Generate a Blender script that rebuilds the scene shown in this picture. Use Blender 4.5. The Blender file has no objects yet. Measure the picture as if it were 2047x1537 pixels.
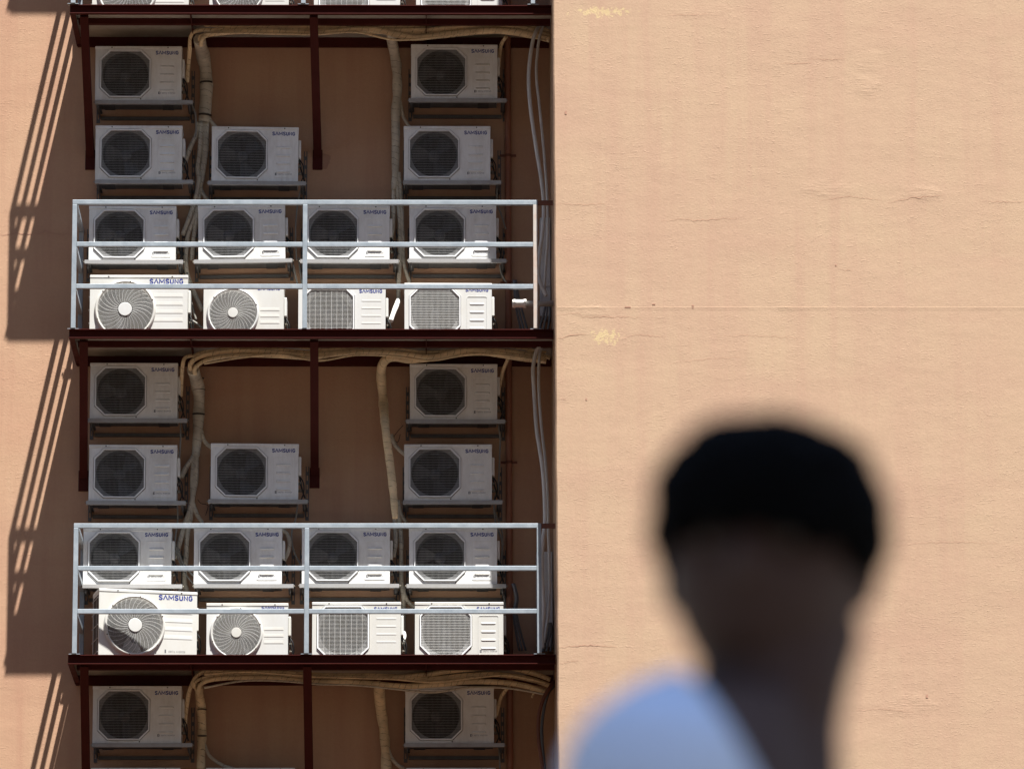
import bpy, bmesh, math, random
from mathutils import Vector, Matrix, noise
from mathutils.geometry import tessellate_polygon

random.seed(11)
rad = math.radians
C = bpy.context.scene.collection
sc = bpy.context.scene

# ------------------------------------------------------------------ camera frame (also used to read positions on real planes)
PW, PH = 2047.0, 1537.0
DIST, TILT, YAW, ROLL = 50.0, rad(13), rad(1.0), rad(-0.2)
FPX = 219.0 * DIST
Fv = Vector((math.cos(TILT) * math.sin(YAW), math.cos(TILT) * math.cos(YAW), math.sin(TILT)))
R0 = Vector((math.cos(YAW), -math.sin(YAW), 0))
U0 = R0.cross(Fv)
Rv = math.cos(ROLL) * R0 + math.sin(ROLL) * U0
Uv = -math.sin(ROLL) * R0 + math.cos(ROLL) * U0
CAM = Vector((0, 0, 11.8)) - DIST * Fv


def at(px, py, dep):
    """point of the plane standing dep metres in front of the rear wall that is seen at photo pixel px, py"""
    v = Fv + Rv * ((px - PW / 2) / FPX) + Uv * ((PH / 2 - py) / FPX)
    t = (-dep - CAM.y) / v.y
    return CAM + v * t


# ------------------------------------------------------------------ mesh helpers
class MB:
    def __init__(s):
        s.v, s.f, s.uv, s.sm = [], [], [], []

    def poly(s, pts, uvs=None, smooth=False):
        i = len(s.v)
        s.v += [tuple(p) for p in pts]
        s.f.append(tuple(range(i, i + len(pts))))
        s.uv.append(uvs)
        s.sm.append(smooth)

    def box(s, x0, x1, y0, y1, z0, z1, M=None):
        P = [Vector((x, y, z)) for z in (z0, z1) for y in (y0, y1) for x in (x0, x1)]
        if M is not None:
            P = [M @ p for p in P]
        i = len(s.v)
        s.v += [tuple(p) for p in P]
        for f in ((0, 2, 3, 1), (4, 5, 7, 6), (0, 1, 5, 4), (2, 6, 7, 3), (0, 4, 6, 2), (1, 3, 7, 5)):
            s.f.append(tuple(i + k for k in f))
            s.uv.append(None)
            s.sm.append(False)

    def beam(s, p, q, w, h, up=Vector((0, 0, 1))):
        p, q = Vector(p), Vector(q)
        d = (q - p).normalized()
        a = d.cross(up)
        if a.length < 1e-4:
            a = Vector((1, 0, 0))
        a.normalize()
        b = a.cross(d).normalized()
        M = Matrix((a, d, b)).transposed().to_4x4()
        M.translation = p
        s.box(-w / 2, w / 2, 0, (q - p).length, -h / 2, h / 2, M)

    def rings(s, rings, closed=True, caps=True, uvs=None, smooth=True):
        n = len(rings[0])
        i = len(s.v)
        for r in rings:
            s.v += [tuple(p) for p in r]
        for a in range(len(rings) - 1):
            for k in range(n if closed else n - 1):
                k2 = (k + 1) % n
                s.f.append((i + a * n + k, i + a * n + k2, i + (a + 1) * n + k2, i + (a + 1) * n + k))
                s.sm.append(smooth)
                if uvs:
                    u0, u1 = uvs[a], uvs[a + 1]
                    s.uv.append([(u0, k / n), (u0, (k + 1) / n), (u1, (k + 1) / n), (u1, k / n)])
                else:
                    s.uv.append(None)
        if caps:
            for a in (0, len(rings) - 1):
                s.f.append(tuple(i + a * n + k for k in range(n)))
                s.uv.append(None)
                s.sm.append(False)

    def tube(s, pts, r, seg=8, sub=5, wob=0.0, flat=None):
        """sweep through pts (Vectors); r is a number or one per point"""
        pts = [Vector(p) for p in pts]
        rr = [r] * len(pts) if not isinstance(r, (list, tuple)) else list(r)
        P, Q = [], []
        n = len(pts)
        if sub <= 1 or n < 3:
            P, Q = pts, rr
        else:
            for i in range(n - 1):
                p0, p1, p2, p3 = pts[max(i - 1, 0)], pts[i], pts[i + 1], pts[min(i + 2, n - 1)]
                for k in range(sub):
                    t = k / sub
                    P.append(0.5 * ((2 * p1) + (p2 - p0) * t + (2 * p0 - 5 * p1 + 4 * p2 - p3) * t * t + (3 * p1 - p0 - 3 * p2 + p3) * t ** 3))
                    Q.append(rr[i] * (1 - t) + rr[i + 1] * t)
            P.append(pts[-1])
            Q.append(rr[-1])
        ring, us, L = [], [], 0.0
        T = (P[1] - P[0]).normalized()
        N = T.orthogonal().normalized()
        for i, p in enumerate(P):
            T2 = (P[min(i + 1, len(P) - 1)] - P[max(i - 1, 0)])
            T2 = T2.normalized() if T2.length > 1e-9 else T
            N = (N - T2 * N.dot(T2))
            N = N.normalized() if N.length > 1e-6 else T2.orthogonal().normalized()
            B = T2.cross(N)
            T = T2
            if i:
                L += (P[i] - P[i - 1]).length
            us.append(L)
            rad_ = Q[i] * (1 + (wob * noise.noise(Vector((L * 9, p.x * 3, 7.1))) if wob else 0))
            ring.append([p + N * (rad_ * math.cos(2 * math.pi * k / seg)) + B * (rad_ * math.sin(2 * math.pi * k / seg)) for k in range(seg)])
        s.rings(ring, uvs=us)

    def lathe(s, prof, seg=48, axis='y', cx=0, cz=0, caps=False, smooth=True):
        """prof: (radius, y) pairs revolved about the y axis through (cx, cz)"""
        rg = []
        for (r, y) in prof:
            rg.append([Vector((cx + r * math.cos(2 * math.pi * k / seg), y, cz + r * math.sin(2 * math.pi * k / seg))) for k in range(seg)])
        s.rings(rg, caps=caps, smooth=smooth)

    def tess(s, outer, holes, y):
        """flat plate in the xz plane at y, outline outer (x, z) with holes"""
        loops = [[Vector((x, z, 0)) for x, z in outer]] + [[Vector((x, z, 0)) for x, z in h] for h in holes]
        allp = [p for l in loops for p in l]
        i = len(s.v)
        s.v += [(p.x, y, p.y) for p in allp]
        for t in tessellate_polygon(loops):
            s.f.append(tuple(i + k for k in t))
            s.uv.append(None)
            s.sm.append(False)

    def wall(s, loop, y0, y1, smooth=False):
        """side faces of an xz outline between y0 and y1"""
        n = len(loop)
        for k in range(n):
            a, b = loop[k], loop[(k + 1) % n]
            s.poly([(a[0], y0, a[1]), (b[0], y0, b[1]), (b[0], y1, b[1]), (a[0], y1, a[1])], smooth=smooth)

    def mesh(s, name, mat, weld=True, bevel=None):
        me = bpy.data.meshes.new(name)
        me.from_pydata(s.v, [], s.f)
        if any(u for u in s.uv):
            l = me.uv_layers.new(name='UVMap')
            k = 0
            for f, u in zip(s.f, s.uv):
                for j in range(len(f)):
                    if u:
                        l.data[k].uv = u[j]
                    k += 1
        me.polygons.foreach_set('use_smooth', s.sm)
        bm = bmesh.new()
        bm.from_mesh(me)
        if weld:
            bmesh.ops.remove_doubles(bm, verts=bm.verts, dist=1e-5)
        bmesh.ops.recalc_face_normals(bm, faces=bm.faces)
        if bevel:
            es = [e for e in bm.edges if len(e.link_faces) == 2 and e.calc_face_angle(0) > 0.7]
            bmesh.ops.bevel(bm, geom=es, offset=bevel, segments=2, affect='EDGES', profile=0.5)
        bm.to_mesh(me)
        bm.free()
        me.materials.append(mat)
        return me

    def build(s, name, mat, parent=None, weld=True, bevel=None):
        o = bpy.data.objects.new(name, s.mesh(name, mat, weld, bevel))
        C.objects.link(o)
        if parent is not None:
            o.parent = parent
        return o


def tag(o, label, cat, group=None, kind=None):
    if label:
        o['label'] = label
    if cat:
        o['category'] = cat
    if group:
        o['group'] = group
    if kind:
        o['kind'] = kind
    return o


def thing(name, loc, label, cat, group=None, rot=(0, 0, 0)):
    o = bpy.data.objects.new(name, None)
    C.objects.link(o)
    o.empty_display_size = 0.2
    o.location = loc
    o.rotation_euler = rot
    return tag(o, label, cat, group)


def copy_tree(o, parent=None):
    c = o.copy()
    C.objects.link(c)
    if parent is not None:
        c.parent = parent
    for ch in list(o.children):
        copy_tree(ch, c)
    return c


# ------------------------------------------------------------------ materials
def nt(name):
    m = bpy.data.materials.new(name)
    m.use_nodes = True
    t = m.node_tree
    return m, t, t.nodes['Principled BSDF'], t.nodes, t.links


def ND(t, typ, **kw):
    n = t.nodes.new(typ)
    for k, v in kw.items():
        if hasattr(n, k):
            setattr(n, k, v)
        else:
            n.inputs[k].default_value = v
    return n


def mapped(t, scale, src='Object', loc=(0, 0, 0)):
    tc = ND(t, 'ShaderNodeTexCoord')
    mp = ND(t, 'ShaderNodeMapping')
    mp.inputs['Scale'].default_value = scale
    mp.inputs['Location'].default_value = loc
    t.links.new(tc.outputs[src], mp.inputs['Vector'])
    return mp.outputs['Vector']


def nz(t, vec, scale, detail=4, rough=0.55, dist=0.0):
    n = ND(t, 'ShaderNodeTexNoise')
    n.inputs['Scale'].default_value = scale
    n.inputs['Detail'].default_value = detail
    n.inputs['Roughness'].default_value = rough
    n.inputs['Distortion'].default_value = dist
    t.links.new(vec, n.inputs['Vector'])
    return n.outputs['Fac']


def ramp(t, fac, a, b, lo=(0, 0, 0, 1), hi=(1, 1, 1, 1)):
    r = ND(t, 'ShaderNodeValToRGB')
    r.color_ramp.elements[0].position = a
    r.color_ramp.elements[1].position = b
    r.color_ramp.elements[0].color = lo
    r.color_ramp.elements[1].color = hi
    t.links.new(fac, r.inputs['Fac'])
    return r.outputs['Color']


def mix(t, fac, a, b, mode='MIX'):
    m = ND(t, 'ShaderNodeMix', data_type='RGBA', blend_type=mode)
    for sock, val in ((m.inputs[0], fac), (m.inputs[6], a), (m.inputs[7], b)):
        if isinstance(val, (int, float)):
            sock.default_value = val
        elif isinstance(val, tuple):
            sock.default_value = val if len(val) == 4 else (*val, 1)
        else:
            t.links.new(val, sock)
    return m.outputs[2]


def math_(t, op, a, b=0.0, clamp=False):
    m = ND(t, 'ShaderNodeMath', operation=op)
    m.use_clamp = clamp
    for sock, val in zip(m.inputs, (a, b)):
        if isinstance(val, (int, float)):
            sock.default_value = val
        else:
            t.links.new(val, sock)
    return m.outputs[0]


def bump(t, bsdf, h, strength, dist, prev=None):
    b = ND(t, 'ShaderNodeBump')
    b.inputs['Strength'].default_value = strength
    b.inputs['Distance'].default_value = dist
    t.links.new(h, b.inputs['Height'])
    if prev is not None:
        t.links.new(prev, b.inputs['Normal'])
    if bsdf is not None:
        t.links.new(b.outputs['Normal'], bsdf.inputs['Normal'])
    return b.outputs['Normal']


def stucco(name, c1, c2, c3, spots=(), patches=()):
    m, t, p, N, L = nt(name)
    v = mapped(t, (1, 1, 1))
    big = nz(t, v, 0.9, 5, 0.6, 0.4)
    col = mix(t, ramp(t, big, 0.36, 0.66), c1, c2)
    streak = nz(t, mapped(t, (5.5, 5.5, 0.35)), 1.0, 4, 0.6)
    col = mix(t, ramp(t, streak, 0.46, 0.74, (0, 0, 0, 1), (0.75, 0.75, 0.75, 1)), col, c3)
    hor = nz(t, mapped(t, (0.5, 0.5, 2.2), loc=(3, 1, 5)), 1.0, 5, 0.65)
    col = mix(t, ramp(t, hor, 0.5, 0.75, (0, 0, 0, 1), (0.55, 0.55, 0.55, 1)), col, c3)
    fine = nz(t, v, 38, 3, 0.7)
    col = mix(t, 0.10, col, ramp(t, fine, 0.3, 0.7, (0.25, 0.25, 0.25, 1), (1, 1, 1, 1)), 'MULTIPLY')
    # yellowish mineral deposits with a shape of their own
    for (x, z, rx, rz) in spots:
        mp = ND(t, 'ShaderNodeMapping', vector_type='TEXTURE')
        mp.inputs['Location'].default_value = (x, 0, z)
        mp.inputs['Scale'].default_value = (rx, 40, rz)
        tc = ND(t, 'ShaderNodeTexCoord')
        L.new(tc.outputs['Object'], mp.inputs['Vector'])
        ln = ND(t, 'ShaderNodeVectorMath', operation='LENGTH')
        L.new(mp.outputs[0], ln.inputs[0])
        n2 = nz(t, v, 26, 4, 0.75)
        d = math_(t, 'ADD', math_(t, 'SUBTRACT', 1.0, ln.outputs['Value']), math_(t, 'MULTIPLY', math_(t, 'SUBTRACT', n2, 0.5), 3.2))
        fac = math_(t, 'MULTIPLY', math_(t, 'GREATER_THAN', d, 0.62), math_(t, 'LESS_THAN', ln.outputs['Value'], 1.3))
        col = mix(t, math_(t, 'MULTIPLY', fac, 0.5), col, (0.68, 0.54, 0.26))
    L.new(col, p.inputs['Base Color'])
    p.inputs['Roughness'].default_value = 0.75
    p.inputs['Specular IOR Level'].default_value = 0.25
    # trowelled relief: horizontal scratches and grit, in patches
    patch = ramp(t, nz(t, v, 1.7, 4, 0.6, 0.5), 0.38, 0.62, (0.12, 0.12, 0.12, 1), (1, 1, 1, 1))
    scr = nz(t, mapped(t, (17, 17, 60)), 1.0, 4, 0.65, 1.2)
    scr = ramp(t, scr, 0.56, 0.68)
    grit = nz(t, v, 55, 3, 0.6)
    for (x, z, rx, rz) in patches:                              # trowelled repairs, rougher than the rest
        mp = ND(t, 'ShaderNodeMapping', vector_type='TEXTURE')
        mp.inputs['Location'].default_value = (x, 0, z)
        mp.inputs['Scale'].default_value = (rx, 40, rz)
        tc = ND(t, 'ShaderNodeTexCoord')
        L.new(tc.outputs['Object'], mp.inputs['Vector'])
        ln = ND(t, 'ShaderNodeVectorMath', operation='LENGTH')
        L.new(mp.outputs[0], ln.inputs[0])
        n3 = nz(t, v, 7, 3, 0.6)
        fac = ramp(t, math_(t, 'ADD', ln.outputs['Value'], math_(t, 'MULTIPLY', math_(t, 'SUBTRACT', n3, 0.5), 0.9)), 0.55, 0.95, (1.0, 1.0, 1.0, 1), (0, 0, 0, 1))
        scr = math_(t, 'ADD', scr, math_(t, 'MULTIPLY', fac, math_(t, 'MULTIPLY', nz(t, mapped(t, (5, 5, 38), loc=(x, 0, 2)), 1.0, 4, 0.6, 1.5), 3.0)))
    swirl = nz(t, mapped(t, (34, 34, 5)), 1.0, 2, 0.5, 0.6)
    h = math_(t, 'ADD', math_(t, 'MULTIPLY', math_(t, 'MULTIPLY', scr, patch), 0.75), math_(t, 'MULTIPLY', grit, 0.6))
    h = math_(t, 'ADD', h, math_(t, 'MULTIPLY', swirl, 0.22))
    n1 = bump(t, None, h, 0.33, 0.006)
    wav = nz(t, mapped(t, (0.8, 0.8, 1.6)), 1.4, 3, 0.55)
    bump(t, p, wav, 0.14, 0.05, n1)
    return m


def paint(name, col, rough=0.45, dirt=0.25, dirtcol=(0.12, 0.09, 0.06), dscale=6.0, metal=0.0, bmp=0.0, stretch=(1, 1, 0.35), spec=0.4, tint=0.0):
    m, t, p, N, L = nt(name)
    info = ND(t, 'ShaderNodeObjectInfo')
    tc = ND(t, 'ShaderNodeTexCoord')
    vm = ND(t, 'ShaderNodeVectorMath', operation='ADD')
    sc_ = ND(t, 'ShaderNodeVectorMath', operation='SCALE')
    cx = ND(t, 'ShaderNodeCombineXYZ')
    for k in range(3):
        L.new(info.outputs['Random'], cx.inputs[k])
    L.new(cx.outputs[0], sc_.inputs[0])
    sc_.inputs['Scale'].default_value = 37.0
    mp = ND(t, 'ShaderNodeMapping')
    mp.inputs['Scale'].default_value = stretch
    L.new(tc.outputs['Object'], mp.inputs['Vector'])
    L.new(mp.outputs[0], vm.inputs[0])
    L.new(sc_.outputs[0], vm.inputs[1])
    n1 = nz(t, vm.outputs[0], dscale, 6, 0.68)
    n2 = nz(t, vm.outputs[0], dscale * 7, 3, 0.6)
    f = ramp(t, math_(t, 'ADD', math_(t, 'MULTIPLY', n1, 0.75), math_(t, 'MULTIPLY', n2, 0.25)), 0.42, 0.72, (0, 0, 0, 1), (dirt, dirt, dirt, 1))
    c = mix(t, f, col, dirtcol)
    if tint:
        c = mix(t, math_(t, 'MULTIPLY', info.outputs['Random'], tint), c, (0.88, 0.80, 0.62), 'MULTIPLY')
    L.new(c, p.inputs['Base Color'])
    r = ramp(t, n1, 0.3, 0.7, (rough - 0.08,) * 3 + (1,), (rough + 0.15,) * 3 + (1,))
    L.new(r, p.inputs['Roughness'])
    p.inputs['Metallic'].default_value = metal
    p.inputs['Specular IOR Level'].default_value = spec
    if bmp:
        bump(t, p, n2, bmp, 0.003)
    return m


def tape(name, col, dark):
    """pipe insulation wound with cloth tape: slanted winding edges along the length"""
    m, t, p, N, L = nt(name)
    uv = mapped(t, (1, 1, 1), 'UV')
    sep = ND(t, 'ShaderNodeSeparateXYZ')
    L.new(uv, sep.inputs[0])
    wob = nz(t, mapped(t, (1, 1, 1)), 14, 3, 0.6)
    ph = math_(t, 'ADD', math_(t, 'ADD', math_(t, 'MULTIPLY', sep.outputs[0], 17.0), sep.outputs[1]), math_(t, 'MULTIPLY', wob, 0.9))
    fr = math_(t, 'FRACT', ph)
    edge = ramp(t, fr, 0.0, 0.13, (1, 1, 1, 1), (0, 0, 0, 1))
    n1 = nz(t, mapped(t, (1, 1, 1)), 7, 5, 0.65)
    c = mix(t, ramp(t, n1, 0.35, 0.7), col, tuple(x * 0.62 for x in col))
    gate = ramp(t, nz(t, mapped(t, (1, 1, 1), loc=(4, 4, 4)), 18, 2, 0.5), 0.40, 0.55)
    c = mix(t, math_(t, 'MULTIPLY', math_(t, 'MULTIPLY', edge, gate), 0.9), c, dark)
    L.new(c, p.inputs['Base Color'])
    p.inputs['Roughness'].default_value = 0.7
    bump(t, p, math_(t, 'ADD', fr, math_(t, 'MULTIPLY', wob, 0.5)), 0.5, 0.005)
    return m


M = {}
M['stucco'] = stucco('peach_stucco', (0.506, 0.316, 0.197), (0.489, 0.287, 0.182), (0.433, 0.234, 0.151))
M['crack'] = paint('crack_dark', (0.47, 0.26, 0.175), 0.8, 0.4, (0.16, 0.07, 0.05), 20)
M['white'] = paint('white_casing', (0.83, 0.83, 0.82), 0.42, 0.5, (0.42, 0.38, 0.32), 5, tint=0.25)
M['white_new'] = paint('white_casing_new', (0.612, 0.612, 0.591), 0.4, 0.4, (0.48, 0.44, 0.36), 5, tint=0.25)
M['rim'] = paint('rim_white', (0.86, 0.86, 0.85), 0.4, 0.25, (0.35, 0.32, 0.28), 8)
M['wire'] = paint('grille_wire', (0.42, 0.415, 0.40), 0.45, 0.4, (0.2, 0.18, 0.15), 9)
M['wire_lit'] = paint('grille_wire_lit', (0.74, 0.73, 0.69), 0.45, 0.25, (0.45, 0.40, 0.33), 9)  # lighter copies of wire, fins and shroud, sunlight put into the tone
M['coil_lit'] = paint('coil_fins_lit', (0.17, 0.14, 0.105), 0.55, 0.6, (0.09, 0.075, 0.055), 10, 0.1)
M['shroud_lit'] = paint('shroud_lit', (0.19, 0.18, 0.165), 0.55, 0.5, (0.14, 0.12, 0.10), 10)
M['shroud'] = paint('shroud_grey', (0.07, 0.07, 0.07), 0.6, 0.5, (0.06, 0.05, 0.045), 7)
M['plate'] = paint('shroud_plate_grey', (0.24, 0.24, 0.24), 0.6, 0.6, (0.05, 0.045, 0.04), 14)
M['shade_steel'] = paint('shaded_bracket_steel', (0.13, 0.125, 0.12), 0.5, 0.5, (0.06, 0.05, 0.04), 9, 0.2)  # bracket grey darkened to stand in for shade under the trays
M['primer'] = paint('rusty_post', (0.50, 0.46, 0.42), 0.5, 0.9, (0.46, 0.23, 0.12), 2.2, 0, 0.1, (1, 1, 1))
M['coil'] = paint('coil_fins', (0.04, 0.034, 0.03), 0.55, 0.6, (0.03, 0.025, 0.02), 10, 0.2)
M['fan'] = paint('fan_plastic', (0.035, 0.035, 0.04), 0.5, 0.4, (0.08, 0.07, 0.055), 9)
M['blue'] = paint('lettering_blue', (0.018, 0.035, 0.22), 0.5, 0.1, (0.1, 0.1, 0.2), 8)
M['grey_ink'] = paint('emblem_ink', (0.10, 0.10, 0.11), 0.5, 0.1, (0.2, 0.2, 0.2), 8)
M['screw'] = paint('screw_dark', (0.06, 0.045, 0.035), 0.5, 0.3, (0.15, 0.06, 0.02), 8)
M['black'] = paint('black_rubber', (0.018, 0.018, 0.018), 0.5, 0.3, (0.06, 0.055, 0.05), 9)
M['brass'] = paint('valve_metal', (0.30, 0.27, 0.22), 0.35, 0.4, (0.1, 0.07, 0.04), 9, 0.7)
M['galv'] = paint('galvanised_steel', (0.315, 0.357, 0.391), 0.42, 0.35, (0.55, 0.57, 0.58), 9, 0.25, 0.1, (1, 1, 1))
M['bracket'] = paint('bracket_steel', (0.391, 0.383, 0.374), 0.45, 0.5, (0.22, 0.19, 0.16), 9, 0.2, 0.1, (1, 1, 1))
M['red'] = paint('oxide_red_paint', (0.064, 0.011, 0.008), 0.6, 0.6, (0.035, 0.010, 0.008), 6, 0, 0.15, (1, 1, 1), 0.12)
M['rust'] = paint('rusty_steel', (0.17, 0.065, 0.04), 0.7, 0.5, (0.07, 0.03, 0.02), 8, 0, 0.2, (1, 1, 1))
M['deck'] = paint('deck_board', (0.391, 0.357, 0.297), 0.8, 0.5, (0.17, 0.12, 0.08), 4, 0, 0.2, (1, 1, 1))
M['tape'] = tape('beige_pipe_tape', (0.86, 0.66, 0.40), (0.10, 0.06, 0.035))
M['tape_old'] = tape('grey_beige_pipe_tape', (0.62, 0.545, 0.425), (0.06, 0.045, 0.035))
M['tie'] = paint('black_tie', (0.03, 0.02, 0.015), 0.6, 0.2, (0.1, 0.08, 0.05), 9)
M['hose'] = paint('grey_hose', (0.62, 0.61, 0.59), 0.45, 0.4, (0.12, 0.09, 0.07), 6)
M['darkhose'] = paint('dark_hose', (0.11, 0.11, 0.115), 0.45, 0.4, (0.05, 0.04, 0.035), 6)
M['drain'] = paint('drain_hose', (0.24, 0.23, 0.20), 0.5, 0.4, (0.09, 0.07, 0.05), 6)
M['downpipe'] = paint('downpipe_brown', (0.30, 0.125, 0.075), 0.5, 0.4, (0.17, 0.07, 0.045), 5)
M['pvc'] = paint('pvc_white', (0.78, 0.76, 0.70), 0.4, 0.3, (0.5, 0.42, 0.32), 14)
M['pvc_grey'] = paint('pvc_grey', (0.40, 0.39, 0.38), 0.45, 0.3, (0.22, 0.18, 0.15), 8)
M['cabinet'] = paint('cabinet_grey', (0.58, 0.57, 0.56), 0.5, 0.4, (0.2, 0.17, 0.15), 5)

# ------------------------------------------------------------------ building
WD = 1.36        # how far the blank wing stands out
XC = (at(1105, 0, WD).x + at(1115.5, 1537, WD).x) / 2          # side wall of the projecting wing
_a, _b = at(1105, 0, WD), at(1115.5, 1537, WD)
SLOPE = (_a.x - _b.x) / (_a.z - _b.z)


def xcorner(z):
    return _b.x + SLOPE * (z - _b.z)


bld = thing('building', (0, 0, 0), 'peach stucco building with a deep recess beside a blank projecting wing', 'building')
b = MB()
b.box(-16, xcorner(11.8) + 0.3, 0, 0.6, -0.13, 27)
b.build('recess_wall', M['stucco'], bld)
sp1, sp2 = at(1205, 24, WD), at(1212, 674, WD)
M['stucco_wing'] = stucco('peach_stucco_wing', (0.510, 0.350, 0.226), (0.497, 0.328, 0.218), (0.476, 0.296, 0.202),
                          [(sp1.x, sp1.z, 0.42, 0.075), (sp2.x, sp2.z, 0.24, 0.10)],
                          [(at(px_, py_, WD).x, at(px_, py_, WD).z, rx_, rz_) for px_, py_, rx_, rz_ in ((1738, 150, 0.16, 0.26), (1660, 376, 0.32, 0.10), (1845, 386, 0.22, 0.09), (1190, 622, 0.25, 0.06), (1820, 1410, 0.3, 0.12), (1400, 20, 0.3, 0.10))])
b = MB()
zz0, zz1 = -0.13, 27.0
NZ = 180
prev = None
ring = []
for k in range(NZ + 1):
    z = zz0 + (zz1 - zz0) * k / NZ
    x = xcorner(z) + 0.006 * noise.noise(Vector((0, 0, z * 1.7))) + 0.003 * noise.noise(Vector((3, 0, z * 9)))
    ring.append([Vector((x, 0.6, z)), Vector((x, -WD + 0.012, z)), Vector((x + 0.012, -WD, z)), Vector((14, -WD, z)), Vector((14, 0.6, z))])
b.rings(ring, smooth=False)
b.build('wing_wall', M['stucco_wing'], bld)


def ribbon(mb, pts, dep, w, jag=0.007, step=0.022):
    """a thin open crack that follows photo points on a wall plane"""
    P = [at(x, y, dep) for x, y in pts]
    Q = []
    for i in range(len(P) - 1):
        n = max(1, int((P[i + 1] - P[i]).length / step))
        for k in range(n):
            q = P[i].lerp(P[i + 1], k / n)
            if Q:
                q = q + Vector((0, 0, random.uniform(-jag, jag)))
            Q.append(q)
    Q.append(P[-1])
    for i in range(len(Q) - 1):
        wa = w * (0.25 + 0.75 * math.sin(math.pi * min(1, max(0.05, i / (len(Q) - 1)))) * random.uniform(0.55, 1.3)) / 2
        wb = wa
        a, c = Q[i], Q[i + 1]
        mb.poly([(a.x, a.y, a.z - wa), (c.x, c.y, c.z - wb), (c.x, c.y, c.z + wb), (a.x, a.y, a.z + wa)])


cracks = [
    ([(1110, 407), (1150, 409), (1212, 408)], 0.006), ([(1322, 442), (1355, 438), (1400, 441), (1440, 437), (1478, 436)], 0.007),
    ([(1112, 629), (1160, 626), (1165, 634), (1230, 633), (1282, 634)], 0.007), ([(1112, 678), (1140, 671), (1172, 668)], 0.010),
    ([(1245, 676), (1275, 669), (1330, 673)], 0.006), ([(1430, 672), (1500, 670), (1610, 676)], 0.004),
    ([(1340, 726), (1380, 721), (1480, 713)], 0.004), ([(1118, 1294), (1170, 1289), (1232, 1292)], 0.011),
    ([(1560, 127), (1600, 127), (1625, 125)], 0.006), ([(1618, 118), (1650, 119), (1690, 118)], 0.005),
    ([(1775, 405), (1820, 396), (1885, 391)], 0.008), ([(1640, 402), (1700, 392), (1760, 400)], 0.006), ([(1965, 403), (2047, 404)], 0.006),
    ([(1675, 538), (1705, 542)], 0.005), ([(1330, 32), (1420, 28)], 0.004), ([(1115, 797), (1132, 799)], 0.006),
    ([(1115, 982), (1133, 980)], 0.005), ([(1790, 1090), (1850, 1084), (1920, 1083), (2000, 1086)], 0.004),
    ([(1118, 1325), (1160, 1320)], 0.006), ([(1700, 1420), (1760, 1416), (1830, 1424)], 0.004)]
for pts, w in cracks:
    b = MB()
    ribbon(b, pts, WD + 0.0025, w * 0.48)
    b.build('crack', M['crack'], bld, weld=False)
for (x, y, w, h) in ((1131, 226, 4, 7), (1255, 614, 12, 3), (1307, 608, 6, 3), (1385, 611, 5, 2.5), (1385, 615, 4, 2), (1671, 530, 3, 4), (1172, 798, 3, 4), (1853, 1391, 4, 7)):
    p = at(x, y, WD + 0.0028)
    b = MB()
    b.poly([(p.x - w / 438, p.y, p.z - h / 600), (p.x + w / 438, p.y, p.z - h / 427), (p.x + w / 500, p.y, p.z + h / 427), (p.x - w / 438, p.y, p.z + h / 500)])
    b.build('chip', M['crack'], bld, weld=False)
b = MB()
ribbon(b, [(0, 469), (35, 466), (75, 469), (90, 462), (110, 468), (145, 470)], 0.0025, 0.009, 0.008)
b.build('crack', M['crack'], bld, weld=False)
b = MB()
ribbon(b, [(93, 380), (94, 420), (93, 460)], 0.0025, 0.002, 0.001)
b.build('crack', M['crack'], bld, weld=False)
M['cement'] = paint('cement_patch', (0.374, 0.212, 0.140), 0.85, 0.6, (0.30, 0.15, 0.10), 9, 0, 0.4, (1, 1, 1))
for (px_, py_, rx, rz, sd) in ((643, 322, 0.085, 0.07, 1),):
    c = at(px_, py_, 0.004)
    b = MB()
    loop = []
    for k in range(22):
        a = 2 * math.pi * k / 22
        q = 1 + 0.55 * noise.noise(Vector((math.cos(a) * 1.6, math.sin(a) * 1.6, sd * 3.3)))
        loop.append((c.x + rx * q * math.cos(a), c.z + rz * q * math.sin(a)))
    b.tess(loop, [], -0.004)
    b.wall(loop, -0.004, 0.001)
    b.build('cement_patch', M['cement'], bld)
# pour joints: slim ledges standing 5 mm proud of the wing
for yj in (613.5,):
    p, q = at(1108, yj, WD), at(2047, yj, WD)
    b = MB()
    for k in range(60):
        x0 = xcorner(p.z) + 0.02 + (13.5 - xcorner(p.z)) * k / 60
        x1 = xcorner(p.z) + 0.02 + (13.5 - xcorner(p.z)) * (k + 1) / 60
        hgt = 0.0017 * random.uniform(0.5, 1.2)
        zc = p.z
        b.poly([(x0, -WD + 0.0005, zc + 0.002), (x1, -WD + 0.0005, zc + 0.002), (x1, -WD - hgt, zc), (x0, -WD - hgt, zc)])
        b.poly([(x0, -WD - hgt, zc), (x1, -WD - hgt, zc), (x1, -WD + 0.0005, zc - 0.05), (x0, -WD + 0.0005, zc - 0.05)])
    b.build('pour_joint', M['stucco_wing'], bld)

# ground, street and sky
m, t, p, N, L = nt('warm_paving')
v = mapped(t, (1, 1, 1))
col = mix(t, nz(t, v, 0.4, 5), (0.075, 0.048, 0.033), (0.058, 0.038, 0.027))
col = mix(t, 0.4, col, ramp(t, nz(t, v, 30, 3), 0.3, 0.7, (0.5, 0.5, 0.5, 1), (1, 1, 1, 1)), 'MULTIPLY')
L.new(col, p.inputs['Base Color'])
p.inputs['Roughness'].default_value = 0.95
p.inputs['Specular IOR Level'].default_value = 0.0
b = MB()
b.poly([(-400, -500, -0.12), (400, -500, -0.12), (400, 300, -0.12), (-400, 300, -0.12)])
tag(b.build('ground', m), None, None, kind='structure')

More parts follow.
